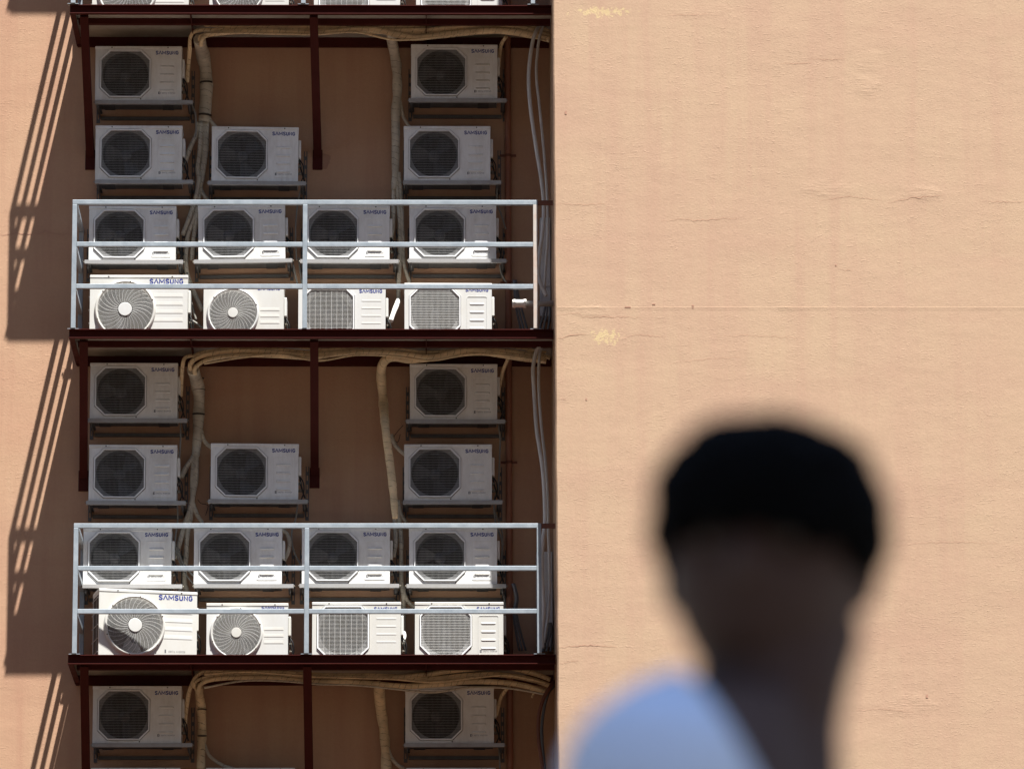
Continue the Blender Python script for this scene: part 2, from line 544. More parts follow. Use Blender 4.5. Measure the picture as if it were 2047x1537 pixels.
m, t, p, N, L = nt('bounce_paving')
v = mapped(t, (1, 1, 1))
br = ND(t, 'ShaderNodeTexBrick')
br.inputs['Scale'].default_value = 1.6
br.inputs['Color1'].default_value = (0.34, 0.30, 0.25, 1)
br.inputs['Color2'].default_value = (0.29, 0.26, 0.22, 1)
br.inputs['Mortar'].default_value = (0.12, 0.11, 0.10, 1)
br.inputs['Mortar Size'].default_value = 0.012
L.new(v, br.inputs['Vector'])
L.new(mix(t, 0.4, br.outputs['Color'], ramp(t, nz(t, v, 8, 4), 0.3, 0.7, (0.5, 0.5, 0.5, 1), (1, 1, 1, 1)), 'MULTIPLY'), p.inputs['Base Color'])
p.inputs['Roughness'].default_value = 0.8
b = MB()
b.box(-14, 14, -60, -34, -0.119, -0.02)  # unseen pale slab added to bounce sunlight up at the man
tag(b.build('bounce_pavement', m), None, None, kind='structure')

# ------------------------------------------------------------------ lettering: a small stroke alphabet
A_ = {
    'S': [[(0.92, 0.80), (0.80, 0.93), (0.50, 1.0), (0.22, 0.93), (0.10, 0.76), (0.22, 0.60), (0.5, 0.51), (0.78, 0.41), (0.90, 0.25), (0.78, 0.07), (0.5, 0.0), (0.2, 0.07), (0.06, 0.22)]],
    'A': [[(0.0, 0.0), (0.5, 1.0), (1.0, 0.0)]],
    'M': [[(0.06, 0.0), (0.06, 1.0), (0.5, 0.30), (0.94, 1.0), (0.94, 0.0)]],
    'U': [[(0.1, 1.0), (0.1, 0.28), (0.22, 0.07), (0.5, 0.0), (0.78, 0.07), (0.9, 0.28), (0.9, 1.0)]],
    'N': [[(0.1, 0.0), (0.1, 1.0), (0.9, 0.0), (0.9, 1.0)]],
    'G': [[(0.9, 0.82), (0.75, 0.95), (0.5, 1.0), (0.22, 0.92), (0.1, 0.7), (0.1, 0.3), (0.22, 0.08), (0.5, 0.0), (0.76, 0.07), (0.9, 0.25), (0.9, 0.48), (0.55, 0.48)]],
    'D': [[(0.1, 0.0), (0.1, 1.0), (0.55, 1.0), (0.82, 0.85), (0.92, 0.5), (0.82, 0.15), (0.55, 0.0), (0.1, 0.0)]],
    'I': [[(0.5, 0.0), (0.5, 1.0)]],
    'T': [[(0.0, 1.0), (1.0, 1.0)], [(0.5, 0.0), (0.5, 0.93)]],
    'L': [[(0.1, 1.0), (0.1, 0.0), (0.9, 0.0)]],
    'V': [[(0.0, 1.0), (0.5, 0.0), (1.0, 1.0)]],
    'E': [[(0.9, 1.0), (0.1, 1.0), (0.1, 0.0), (0.9, 0.0)], [(0.1, 0.5), (0.75, 0.5)]],
    'R': [[(0.1, 0.0), (0.1, 1.0), (0.6, 1.0), (0.88, 0.88), (0.88, 0.62), (0.6, 0.5), (0.1, 0.5)], [(0.5, 0.5), (0.92, 0.0)]],
}


def strokes(mb, txt, x, z, w, h, y, gap=0.24, th=0.2, wide={'M': 1.5, 'I': 0.3, 'A': 1.15, 'N': 1.1}):
    tot = sum(wide.get(c, 1.0) if c != ' ' else 0.6 for c in txt) + gap * (len(txt) - 1)
    u = w / tot
    for c in txt:
        cw = (wide.get(c, 1.0) if c != ' ' else 0.6) * u
        if c != ' ':
            for si, line in enumerate(A_[c]):
                P = [Vector((x + a * cw, z + bb * (h - th * u) + th * u / 2)) for a, bb in line]
                hw = th * u / 2
                offs = []
                closed = (P[0] - P[-1]).length < 1e-7
                for i in range(len(P)):
                    a = P[i] - P[i - 1] if i else (P[0] - P[-2] if closed else P[1] - P[0])
                    c2 = P[i + 1] - P[i] if i < len(P) - 1 else (P[1] - P[0] if closed else P[-1] - P[-2])
                    n1, n2 = Vector((-a.y, a.x)).normalized(), Vector((-c2.y, c2.x)).normalized()
                    nn = (n1 + n2)
                    nn = nn.normalized() if nn.length > 1e-5 else n1
                    k = min(1.6, 1 / max(0.3, nn.dot(n1)))
                    offs.append(nn * hw * k)
                yy = y - 0.0002 * si
                for i in range(len(P) - 1):
                    q = (P[i] + offs[i], P[i] - offs[i], P[i + 1] - offs[i + 1], P[i + 1] + offs[i + 1])
                    mb.poly([(s_.x, yy, s_.y) for s_ in q])
        x += cw + gap * u


# ------------------------------------------------------------------ air conditioners (origin: base centre, front towards -y)
def octo(x0, x1, z0, z1, cut):
    return [(x0 + cut, z0), (x1 - cut, z0), (x1, z0 + cut), (x1, z1 - cut), (x1 - cut, z1), (x0 + cut, z1), (x0, z1 - cut), (x0, z0 + cut)]


def roundrect(x0, x1, z0, z1, r, n=4):
    out = []
    for (cx, cz, a0) in ((x1 - r, z0 + r, -90), (x1 - r, z1 - r, 0), (x0 + r, z1 - r, 90), (x0 + r, z0 + r, 180)):
        for k in range(n + 1):
            a = rad(a0 + 90 * k / n)
            out.append((cx + r * math.cos(a), cz + r * math.sin(a)))
    return out


def circ(cx, cz, r, n=48):
    return [(cx + r * math.cos(2 * math.pi * k / n), cz + r * math.sin(2 * math.pi * k / n)) for k in range(n)]


def casing(root, W, D, H, hole, mat, foot=0.02):
    f = -D / 2
    b = MB()
    out = [(-W / 2, foot), (W / 2, foot), (W / 2, H - 0.03), (-W / 2, H - 0.03)]
    b.tess(out, [hole], f)
    b.wall(out, f, D / 2)
    b.poly([(x, D / 2, z) for x, z in out])
    b.wall(hole, f, f + 0.05)
    b.build('casing', mat, root)
    b = MB()
    b.box(-W / 2 - 0.003, W / 2 + 0.003, f - 0.004, D / 2 + 0.003, H - 0.0295, H)
    b.build('top_cover', mat, root, bevel=0.005)
    for (sx, sz, dy) in ((-0.31, H - 0.014, -0.004), (0.34, H - 0.014, -0.004), (0.03, foot + 0.012, 0.0)):
        b = MB()
        b.lathe([(0.0, f - 0.0025 + dy), (0.006, f - 0.0025 + dy), (0.006, f + 0.001 + dy)], 10, cx=sx * W, cz=sz)
        b.build('screw', M['screw'], root)
    for sx in (-0.34, 0.34):
        b = MB()
        b.box(sx * W - 0.05, sx * W + 0.05, f + 0.02, D / 2 - 0.02, 0, foot - 0.0105)
        b.build('foot', M['shroud'], root)
    b = MB()
    b.box(-W / 2 + 0.004, W / 2 - 0.004, f + 0.006, D / 2 - 0.004, foot - 0.010, foot - 0.0005)
    b.build('shade_pan', M['shade_steel'], root)  # dark plate in place of the deep shade under the unit
    # service side: white valve hood, valves, black leads
    b = MB()
    b.box(W / 2 + 0.0005, W / 2 + 0.026, f + 0.05, D / 2 - 0.05, H * 0.48, H * 0.80)
    b.build('valve_hood', mat, root, bevel=0.008)
    for kz in (0.24, 0.36):
        b = MB()
        b.tube([Vector((W / 2, f + 0.12, H * kz)), Vector((W / 2 + 0.03, f + 0.12, H * kz)), Vector((W / 2 + 0.034, f + 0.12, H * kz))], [0.014, 0.014, 0.008], 8, 1)
        b.tube([Vector((W / 2 + 0.018, f + 0.10, H * kz)), Vector((W / 2 + 0.018, f + 0.07, H * kz))], 0.008, 8, 1)
        b.build('valve', M['brass'], root)
    b = MB()
    b.tube([Vector((W / 2 + 0.012, f + 0.08, H * 0.47)), Vector((W / 2 + 0.045, f + 0.07, H * 0.36)), Vector((W / 2 + 0.05, f + 0.10, H * 0.2)), Vector((W / 2 + 0.02, f + 0.13, H * 0.06))], 0.006, 6, 4)
    b.tube([Vector((W / 2 + 0.012, f + 0.10, H * 0.47)), Vector((W / 2 + 0.03, f + 0.11, H * 0.30)), Vector((W / 2 + 0.06, f + 0.14, H * 0.12))], 0.008, 6, 4)
    b.build('cable', M['black'], root)


def innards(root, cx, cz, R, D, plate=None, new=False):  # new picks the lighter tones painted for the sunlit units
    f = -D / 2
    if plate:
        b = MB()
        b.tess(plate, [circ(cx, cz, R)], f + 0.024)
        b.build('shroud_plate', M['plate'], root)
    b = MB()
    b.lathe([(R, f + (0.024 if plate else 0.045)), (R * 0.97, f + 0.07), (R * 0.97, f + 0.15)], 48, cx=cx, cz=cz)
    b.build('shroud', M['shroud_lit' if new else 'shroud'], root)
    b = MB()
    n = 44
    x0, x1, z0, z1 = cx - R, cx + R, cz - R, cz + R
    b.poly([(x0, f + 0.2, z0), (x1, f + 0.2, z0), (x1, f + 0.2, z1), (x0, f + 0.2, z1)])
    for k in range(n):
        x = x0 + (x1 - x0) * (k + 0.5) / n
        b.box(x - 0.0012, x + 0.0012, f + 0.18, f + 0.199, z0, z1)
    b.build('coil', M['coil_lit' if new else 'coil'], root)
    b = MB()
    b.lathe([(0, f + 0.065), (R * 0.2, f + 0.07), (R * 0.24, f + 0.08), (R * 0.24, f + 0.13)], 24, cx=cx, cz=cz)
    ph = random.random() * 6
    for k in range(3):
        a0 = ph + k * 2 * math.pi / 3
        rows = []
        for i in range(5):
            r = R * (0.22 + 0.70 * i / 4)
            row = []
            for j in range(6):
                a = a0 + (0.25 + 0.85 * j / 5) + 0.12 * i / 4
                y = f + 0.075 + 0.055 * j / 5
                row.append(Vector((cx + r * math.cos(a), y, cz + r * math.sin(a))))
            rows.append(row)
        b.rings(rows, closed=False, caps=False)
        back = [[p + Vector((0, 0.004, 0)) for p in r] for r in rows]
        b.rings(back, closed=False, caps=False)
    b.build('fan', M['fan'], root, weld=False)


def louvre(mb, x0, x1, z, h, f, out=0.006):
    """pressed louvre: a rounded ridge with a shadowed lower lip"""
    n = 6
    rows = []
    for (xx, sc_) in ((x0, 0.05), (x0 + 0.008, 0.8), (x0 + 0.016, 1.0), (x1 - 0.016, 1.0), (x1 - 0.008, 0.8), (x1, 0.05)):
        row = []
        for k in range(n + 1):
            a = k / n
            row.append(Vector((xx, f - 0.0006 - out * sc_ * (a ** 0.7 if a < 0.99 else 0.0) , z + h / 2 - h * a)))
        rows.append(row)
    mb.rings(rows, closed=False, caps=False, smooth=False)


def unit_square(name, W=0.79, H=0.535, D=0.285, mat='white', dense='v', plain=False):
    root = thing(name, (0, 0, 0), None, None)
    f = -D / 2
    x0, x1 = -W / 2 + 0.044, -W / 2 + 0.507
    z1 = H - 0.036
    z0 = z1 - 0.452
    cut = 0.088 if not plain else 0.07
    hole = octo(x0 + 0.011, x1 - 0.011, z0 + 0.011, z1 - 0.011, cut * 0.95)
    out = octo(x0, x1, z0, z1, cut)
    casing(root, W, D, H, octo(x0 - 0.0045, x1 + 0.0045, z0 - 0.0045, z1 + 0.0045, cut + 0.001), M[mat])
    b = MB()
    b.tess(out, [hole], f - 0.011)
    b.wall(out, f - 0.011, f + 0.03)
    b.wall(hole, f - 0.011, f + 0.03)
    b.build('grille_rim', M['rim'], root)
    cx, cz, R = (x0 + x1) / 2, (z0 + z1) / 2, 0.212
    innards(root, cx, cz, R, D, [(x0 - 0.002, z0 - 0.002), (x1 + 0.002, z0 - 0.002), (x1 + 0.002, z1 + 0.002), (x0 - 0.002, z1 + 0.002)] if not plain else hole, mat != 'white')
    b = MB()
    a0, a1, c0, c1 = x0 + 0.011, x1 - 0.011, z0 + 0.011, z1 - 0.011
    k_ = cut * 0.95

    def zr(x):
        d = max(0.0, k_ - min(x - a0, a1 - x))
        return c0 + d, c1 - d

    def xr(z):
        d = max(0.0, k_ - min(z - c0, c1 - z))
        return a0 + d, a1 - d
    nv, nh = (40, 18) if dense == 'v' else (9, 36)
    for k in range(1, nv):
        x = a0 + (a1 - a0) * k / nv
        p, q = zr(x)
        th = 0.0006 if mat == 'white' else 0.0010
        b.box(x - th, x + th, f - 0.003, f - 0.001, p, q)
    for k in range(1, nh):
        z = c0 + (c1 - c0) * k / nh
        p, q = xr(z)
        th = 0.0008 if mat == 'white' else 0.0011
        b.box(p, q, f - 0.0005, f + 0.0018, z - th, z + th)
    b.build('grille', M['wire' if mat == 'white' else 'wire_lit'], root)
    # right-hand panel
    px0, px1 = W / 2 - 0.225, W / 2 - 0.043
    b = MB()
    if not plain:
        rr_ = roundrect(px0, px1, H - 0.48, H - 0.125, 0.012)
        ri = roundrect(px0 + 0.003, px1 - 0.003, H - 0.477, H - 0.128, 0.010)
        b.tess(rr_, [ri], f - 0.003)
        b.wall(rr_, f - 0.003, f + 0.0005)
        b.wall(ri, f - 0.003, f + 0.0005)
        for k in range(4):
            louvre(b, px0 + 0.024, px1 - 0.024, H - 0.192 - 0.0755 * k, 0.020, f, 0.010 if mat == 'white' else 0.0045)
    else:
        for k in range(4):
            louvre(b, px0 + 0.005, px1 + 0.005, H - 0.15 - 0.07 * k, 0.02, f, 0.0015)
    b.build('louvre_panel', M[mat], root, weld=False)
    b = MB()
    strokes(b, 'SAMSUNG', W / 2 - 0.237, H - 0.081, 0.205, 0.037, f - 0.0012, 0.30, 0.35)
    b.build('lettering', M['blue'], root, weld=False)
    if not plain:
        b = MB()
        ex, ez = px0 + 0.014, H - 0.458
        b.tess([(ex, ez), (ex + 0.009, ez), (ex + 0.009, ez + 0.024), (ex, ez + 0.024)], [], f - 0.0012)
        seg = [(ex + 0.011 + 0.009 * math.sin(a), ez + 0.012 - 0.012 * math.cos(a)) for a in [math.pi * k / 8 for k in range(9)]]
        inn = [(ex + 0.011 + 0.005 * math.sin(a), ez + 0.012 - 0.008 * math.cos(a)) for a in [math.pi * k / 8 for k in range(8, -1, -1)]]
        b.tess(seg + inn, [], f - 0.0012)
        strokes(b, 'DIGITAL INVERTER', px0 + 0.046, ez + 0.005, 0.122, 0.013, f - 0.0012, 0.25, 0.18)
        b.build('emblem', M['grey_ink'], root, weld=False)
    return root


def unit_round(name, W, H, D, R, hub, cxf, mat, nl, lx0, lx1, lz, ldz, lh, tx0, tx1, tz, th_, side_grille=False):
    root = thing(name, (0, 0, 0), None, None)
    f = -D / 2
    cx, cz = -W / 2 + cxf * W, 0.02 + (H - 0.02) * 0.49
    hole = circ(cx, cz, R * 1.005)
    casing(root, W, D, H, hole, M[mat])
    innards(root, cx, cz, R * 0.985, D, None, True)
    b = MB()
    b.lathe([(R * 1.115, f + 0.001), (R * 1.10, f - 0.016), (R * 1.06, f - 0.028), (R * 1.02, f - 0.026), (R * 0.99, f - 0.015), (R * 0.985, f + 0.045)], 64, cx=cx, cz=cz)
    b.build('grille_rim', M[mat], root)
    b = MB()
    nr = 21 if R > 0.23 else 20
    for k in range(nr):
        r = hub * 1.12 + (R * 0.99 - hub * 1.12) * (k + 0.5) / nr
        y = f - 0.024 - 0.012 * (1 - (r / R) ** 2)
        q = 0.0009
        b.lathe([(r - q, y), (r, y - q), (r + q, y), (r, y + q), (r - q, y)], 56, cx=cx, cz=cz)
    ns = 30
    for k in range(ns):
        a0 = 2 * math.pi * k / ns
        pts = []
        for i in range(9):
            u = i / 8
            r = hub + (R * 0.995 - hub) * u
            a = a0 - 0.42 * u ** 1.3
            pts.append(Vector((cx + r * math.cos(a), f - 0.021 - 0.012 * (1 - (r / R) ** 2), cz + r * math.sin(a))))
        b.tube(pts, 0.0018, 4, 1)
    b.build('grille', M['wire_lit'], root, weld=False)
    b = MB()
    b.lathe([(0, f - 0.043), (hub * 0.95, f - 0.0425), (hub, f - 0.040), (hub, f - 0.026)], 32, cx=cx, cz=cz, smooth=False)
    b.build('hub_cap', M[mat], root)
    for k in range(6):
        a = 0.35 + k * math.pi / 3
        b = MB()
        b.lathe([(0, f - 0.0295), (0.006, f - 0.0295), (0.006, f - 0.02)], 8, cx=cx + R * 1.06 * math.cos(a), cz=cz + R * 1.06 * math.sin(a))
        b.build('screw', M['screw'], root)
    b = MB()
    for k in range(nl):
        louvre(b, lx0 - W / 2, lx1 - W / 2, lz - ldz * k, lh, f, 0.0018)
    b.build('louvre_panel', M[mat], root, weld=False)
    b = MB()
    strokes(b, 'SAMSUNG', tx0 - W / 2, tz, tx1 - tx0, th_, f - 0.0012, 0.30, 0.33)
    b.build('lettering', M['blue'], root, weld=False)
    if side_grille:
        b = MB()
        b.poly([(-W / 2 - 0.001, f + 0.03, 0.06), (-W / 2 - 0.001, D / 2 - 0.02, 0.06), (-W / 2 - 0.001, D / 2 - 0.02, H - 0.05), (-W / 2 - 0.001, f + 0.03, H - 0.05)])
        b.build('side_coil', M['coil'], root)
        b = MB()
        for k in range(5):
            z = 0.09 + (H - 0.17) * k / 4
            b.box(-W / 2 - 0.010, -W / 2 - 0.006, f + 0.01, D / 2, z - 0.003, z + 0.003)
        for y in (f + 0.1, D / 2 - 0.06):
            b.box(-W / 2 - 0.006, -W / 2 - 0.002, y - 0.003, y + 0.003, 0.06, H - 0.06)
        b.build('side_guard', M['wire'], root)
        b = MB()
        b.tess([(W / 2 - 0.29, 0.10), (W / 2 - 0.278, 0.10), (W / 2 - 0.278, 0.13), (W / 2 - 0.29, 0.13)], [], f - 0.0012)
        strokes(b, 'DIGITAL INVERTER', W / 2 - 0.255, 0.105, 0.15, 0.016, f - 0.0012, 0.25, 0.18)
        b.build('emblem', M['grey_ink'], root, weld=False)
    return root


PROTO = {
    'oct': unit_square('air_conditioner'),
    'new': unit_square('air_conditioner', mat='white_new', H=0.565),
    'slat': unit_square('air_conditioner', mat='white_new', H=0.565, dense='h', plain=True),
    'big': unit_round('air_conditioner', 0.886, 0.66, 0.32, 0.250, 0.0626, 0.362, 'white_new', 4, 0.575, 0.845, 0.47, 0.0755, 0.040, 0.540, 0.842, 0.575, 0.050, True),
    'small': unit_round('air_conditioner', 0.726, 0.555, 0.27, 0.213, 0.046, 0.368, 'white_new', 3, 0.508, 0.69, 0.322, 0.060, 0.033, 0.49, 0.69, 0.497, 0.034),
}
DIMS = {'oct': (0.79, 0.535, 0.285), 'new': (0.79, 0.565, 0.285), 'slat': (0.79, 0.565, 0.285), 'big': (0.886, 0.66, 0.32), 'small': (0.726, 0.555, 0.27)}
_used = set()


def place(kind, loc, rz, ry, label, group):
    if kind in _used:
        o = copy_tree(PROTO[kind])
    else:
        o = PROTO[kind]
        _used.add(kind)
    o.location = loc
    o.rotation_euler = (0, ry, rz)
    tag(o, label, 'air conditioner', group)
    return o


# wall brackets (origin on the wall, at the level the unit stands on)
def make_bracket():
    r = thing('wall_bracket', (0, 0, 0), None, None)
    L = 0.895
    b = MB()
    b.box(-L / 2, L / 2, -0.372, -0.369, -0.017, 0.017)
    b.box(-L / 2, L / 2, -0.3688, -0.335, -0.017, -0.014)
    b.build('front_bar', M['bracket'], r)
    for sx in (-1, 1):
        x = sx * (L / 2 - 0.03)
        b = MB()
        b.box(x - 0.002, x + 0.002, -0.36, -0.004, -0.062, -0.0145)
        b.box(x - 0.02, x + 0.02, -0.334, -0.004, -0.0139, -0.001)
        b.build('arm', M['shade_steel'], r)
        x = sx * (L / 2 - 0.012)
        b = MB()
        z0, z1 = -0.10, 0.40
        b.box(x - 0.016, x - 0.007, -0.006, -0.001, z0, z1)
        b.box(x + 0.007, x + 0.016, -0.006, -0.001, z0, z1)
        for k in range(6):
            z = z0 + (z1 - z0) * k / 6
            b.box(x - 0.0068, x + 0.0068, -0.0055, -0.001, z, z + 0.035)
        b.build('wall_plate', M['shade_steel'], r)
    b = MB()
    b.box(-L / 2 + 0.04, L / 2 - 0.04, -0.035, -0.001, -0.075, -0.045)
    b.build('cross_bar', M['shade_steel'], r)
    for sx in (-1, 1):
        b = MB()
        b.tube([Vector((sx * (L / 2 + 0.001), -0.36, 0)), Vector((sx * (L / 2 + 0.013), -0.36, 0))], 0.006, 8, 1)
        b.build('bolt', M['brass'], r)
    return r


BR = make_bracket()
_br = [False]
DU = 0.355       # front face of the wall units, metres from the wall


def wall_unit(xl, xr, yt, tray, label, blabel, group, rz=0.0, ry=0.0, DU=0.345):
    """a unit on its bracket; xl, xr, yt: where its front shows in the photo, tray: ends of its front bar"""
    p, q = at(xl, yt, DU), at(xr, yt, DU)
    z = (p.z + q.z) / 2 - 0.535
    xc = (p.x + q.x) / 2
    o = place('oct', (xc, -DU + 0.285 / 2, z), rz, ry, label, group)
    if tray:
        t0, t1 = at(tray[0], tray[2], 0.37), at(tray[1], tray[2], 0.37)
        if not _br[0]:
            k = BR
            _br[0] = True
        else:
            k = copy_tree(BR)
        k.location = ((t0.x + t1.x) / 2, 0, z - 0.002)
        k.rotation_euler = (0, ry, 0)
        tag(k, blabel, 'bracket', 'wall brackets under the air conditioners')
    return o


GW = 'octagon grille air conditioners on wall brackets'
J = lambda: random.uniform(-0.9, 0.9)
U = [  # xl xr yt tray(xl, xr, y) where tilt
    (191, 363.5, 93, (188.5, 386, 207), 'grey shaded air conditioner directly under the top platform, beside the left red brace', 'bracket of the shaded unit under the top platform beside the left red brace', 0.3, 0),
    (191.5, 364, 251.5, (189, 386.5, 366), 'air conditioner in the left column just above the upper railing', 'bracket of the left column unit just above the upper railing', 0.3, 0),
    (423, 595, 254, (415, 611.5, 367), 'air conditioner between thick taped trunk and red brace, above the upper railing', 'bracket beside the thick taped trunk above the upper railing', 1.6, 0.25),
    (822, 993.5, 89.5, (817, 1012.5, 201), 'shaded air conditioner under the top platform, between taped trunk and brown downpipe', 'bracket under the top platform between taped trunk and brown downpipe', 0.4, 0.1),
    (808, 979.5, 252.5, (806, 1002, 366), 'air conditioner right of the taped trunk just above the upper railing', 'bracket right of the taped trunk just above the upper railing', 0.2, 0),
    (179, 351.5, 412, (168, 367, 527), 'half sunlit air conditioner behind the upper railing, nearest the railing corner', 'sunlit bracket behind the upper railing nearest its corner', 0.2, 0),
    (398.5, 570, 410.5, (386.5, 585, 525.5), 'half sunlit air conditioner on a sloping tray behind the upper railing', 'sloping bracket behind the upper railing just left of its middle post', 0.6, -0.9),
    (606, 778, 411, (599, 798, 527), 'half sunlit air conditioner partly hidden by the middle post of the upper railing', 'bracket partly hidden by the middle post of the upper railing', 0.2, 0.1),
    (819, 990.6, 410, (815.6, 1012.5, 526), 'half sunlit air conditioner behind the upper railing, beside the brown downpipe', 'bracket behind the upper railing beside the brown downpipe', 0.3, 0.1),
    (181, 355, 725.5, (177, 373, 841), 'dark shaded air conditioner under the middle platform, left column', 'bracket of the dark unit under the middle platform, left column', 0.2, 0.1),
    (179, 352.5, 889, (172.5, 371, 1005), 'dusty air conditioner in the left column just above the lower railing', 'bracket of the dusty left column unit above the lower railing', 0.4, 0.2),
    (422, 594.7, 886.5, (416.5, 614.7, 1002.5), 'air conditioner right of the taped trunk, above the lower railing, near a brace foot', 'bracket near the foot of a red brace above the lower railing', 1.4, 0.2),
    (820, 993, 727.5, (812.5, 1009, 841.5), 'dark shaded air conditioner under the middle platform beside the brown downpipe', 'bracket under the middle platform beside the brown downpipe', 0.3, 0.1),
    (809, 982, 888, (806, 1003.7, 1003), 'air conditioner right of the bent taped trunk just above the lower railing', 'bracket right of the bent taped trunk above the lower railing', 0.3, 0.0),
    (168, 342, 1055, (164.7, 364.7, 1167), 'air conditioner behind the lower railing, above the askew round fan unit', 'bracket above the askew round fan unit behind the lower railing', 0.2, 0),
    (388.5, 563.4, 1054.5, (387.5, 587, 1167), 'air conditioner behind the lower railing, just left of its middle post', 'bracket behind the lower railing just left of its middle post', 0.2, 0),
    (605, 778, 1054, (599, 797.5, 1167), 'air conditioner partly hidden by the middle post of the lower railing', 'bracket partly hidden by the middle post of the lower railing', 0.2, 0),
    (818, 993, 1054.5, (814, 1010.6, 1166), 'air conditioner behind the lower railing beside the brown downpipe, on a slotted tray', 'slotted bracket behind the lower railing beside the brown downpipe', 0.2, 0.05),
    (187.5, 361.6, 1370.5, (185, 383, 1487), 'dark air conditioner under the lowest platform, beside the left red brace', 'bracket of the dark unit under the lowest platform by the red brace', 0.2, 0),
    (811.6, 985.6, 1370.5, (809, 1007.5, 1487), 'dark air conditioner under the lowest platform, with the drooping taped pipes above it', 'bracket under the lowest platform below the drooping taped pipes', 0.2, 0),
    (184, 358, 1534, None, 'air conditioner cut off by the bottom edge, leftmost of three', '', 0.1, 0),
    (413.5, 587.5, 1534, None, 'air conditioner cut off by the bottom edge, just right of the taped trunk', '', 0.1, 0),
    (814.7, 988, 1534, None, 'air conditioner cut off by the bottom edge, beside the brown downpipe', '', 0.1, 0),
]
for (xl, xr, yt, tray, lab, bl, rz, ry) in U:
    wall_unit(xl, xr, yt, tray, lab, bl, GW, rad(rz), rad(ry), 0.318 if 405 < yt < 415 else 0.347)

# ------------------------------------------------------------------ platforms and railings
PD = 1.05
SIDE = lambda z: xcorner(z) - 0.004
LEVEL = []
PLAT = [  # photo y of deck front edge, x of its left end, braces (front x, wall x), label
    (-640, 145, (), None),
    (9.5, 139.5, ((168, 180.5, 333), (627, 635, 333)), 'dark red steel platform at the top edge of the photo'),
    (658.5, 138, ((167, 167, 974), (628, 629, 968)), 'dark red steel platform in the middle, below the upper railing'),
    (1308, 135.5, ((168, 173, 1640), (614, 619, 1640)), 'lowest dark red steel platform, below the lower railing'),
]
for i, (yt, xl, braces, lab) in enumerate(PLAT):
    e = at(xl, yt, PD)
    zt, x0 = e.z, e.x
    x1 = SIDE(zt)
    LEVEL.append(zt)
    lab = lab or 'dark red steel platform above the top edge of the photo'
    r = thing('platform', (x0, 0, zt), lab, 'platform', 'steel platforms carrying air conditioners')
    W = x1 - x0

    def part(name, mb, mat, bev=None):
        return mb.build(name, M[mat], r, bevel=bev)
    b = MB()
    pd = PD + (0.022 if i == 2 else 0)
    b.box(0, W, -pd + 0.046, -pd + 0.052, -0.075, -0.0075)
    b.box(0, W, -pd, -pd + 0.052, -0.007, 0)
    b.box(0, W, -pd, -pd + 0.052, -0.082, -0.0752)
    part('front_beam', b, 'red')
    b = MB()
    b.box(0.001, 0.009, -pd + 0.053, -0.001, -0.082, -0.001)
    b.box(0.0092, 0.05, -pd + 0.054, -0.052, -0.0815, -0.075)
    part('side_beam', b, 'red')
    b = MB()
    b.box(0.0095, W, -0.05, -0.002, -0.095, -0.008)
    part('rear_beam', b, 'red')
    b = MB()
    b.box(0.055, W - 0.002, -0.655, -0.60, -0.062, -0.0085)
    part('middle_beam', b, 'red')
    for jx in (382, 852):
        X = at(jx, yt + 20, 0.8).x - x0
        b = MB()
        b.box(X - 0.004, X + 0.004, -pd + 0.054, -0.657, -0.075, -0.0085)
        b.box(X - 0.004, X + 0.004, -0.598, -0.052, -0.085, -0.0085)
        part('joist', b, 'red')
    b = MB()
    b.box(0.0095, W - 0.001, -pd + 0.0525, -0.004, -0.0045, -0.0012)
    part('deck', b, 'red')
    b = MB()
    b.box(0.0095, W - 0.001, -pd + 0.0525, -0.004, -0.0080, -0.0050)
    part('deck_underside', b, 'deck')
    for (xa, xb, yb) in braces:
        fa = at(xa, yt + 17, 1.0)
        fb = at(xb, yb - 20, 0.0)
        b = MB()
        A0 = Vector((fa.x - x0, -0.97, -0.083))
        B0 = Vector((fb.x - x0, -0.003, fb.z - zt))
        b.beam(A0, B0, 0.075, 0.05)
        part('brace', b, 'red', 0.004)
        b = MB()
        b.box(B0.x - 0.045, B0.x + 0.045, -0.012, -0.001, B0.z - 0.13, B0.z + 0.06)
        part('brace_plate', b, 'red', 0.003)

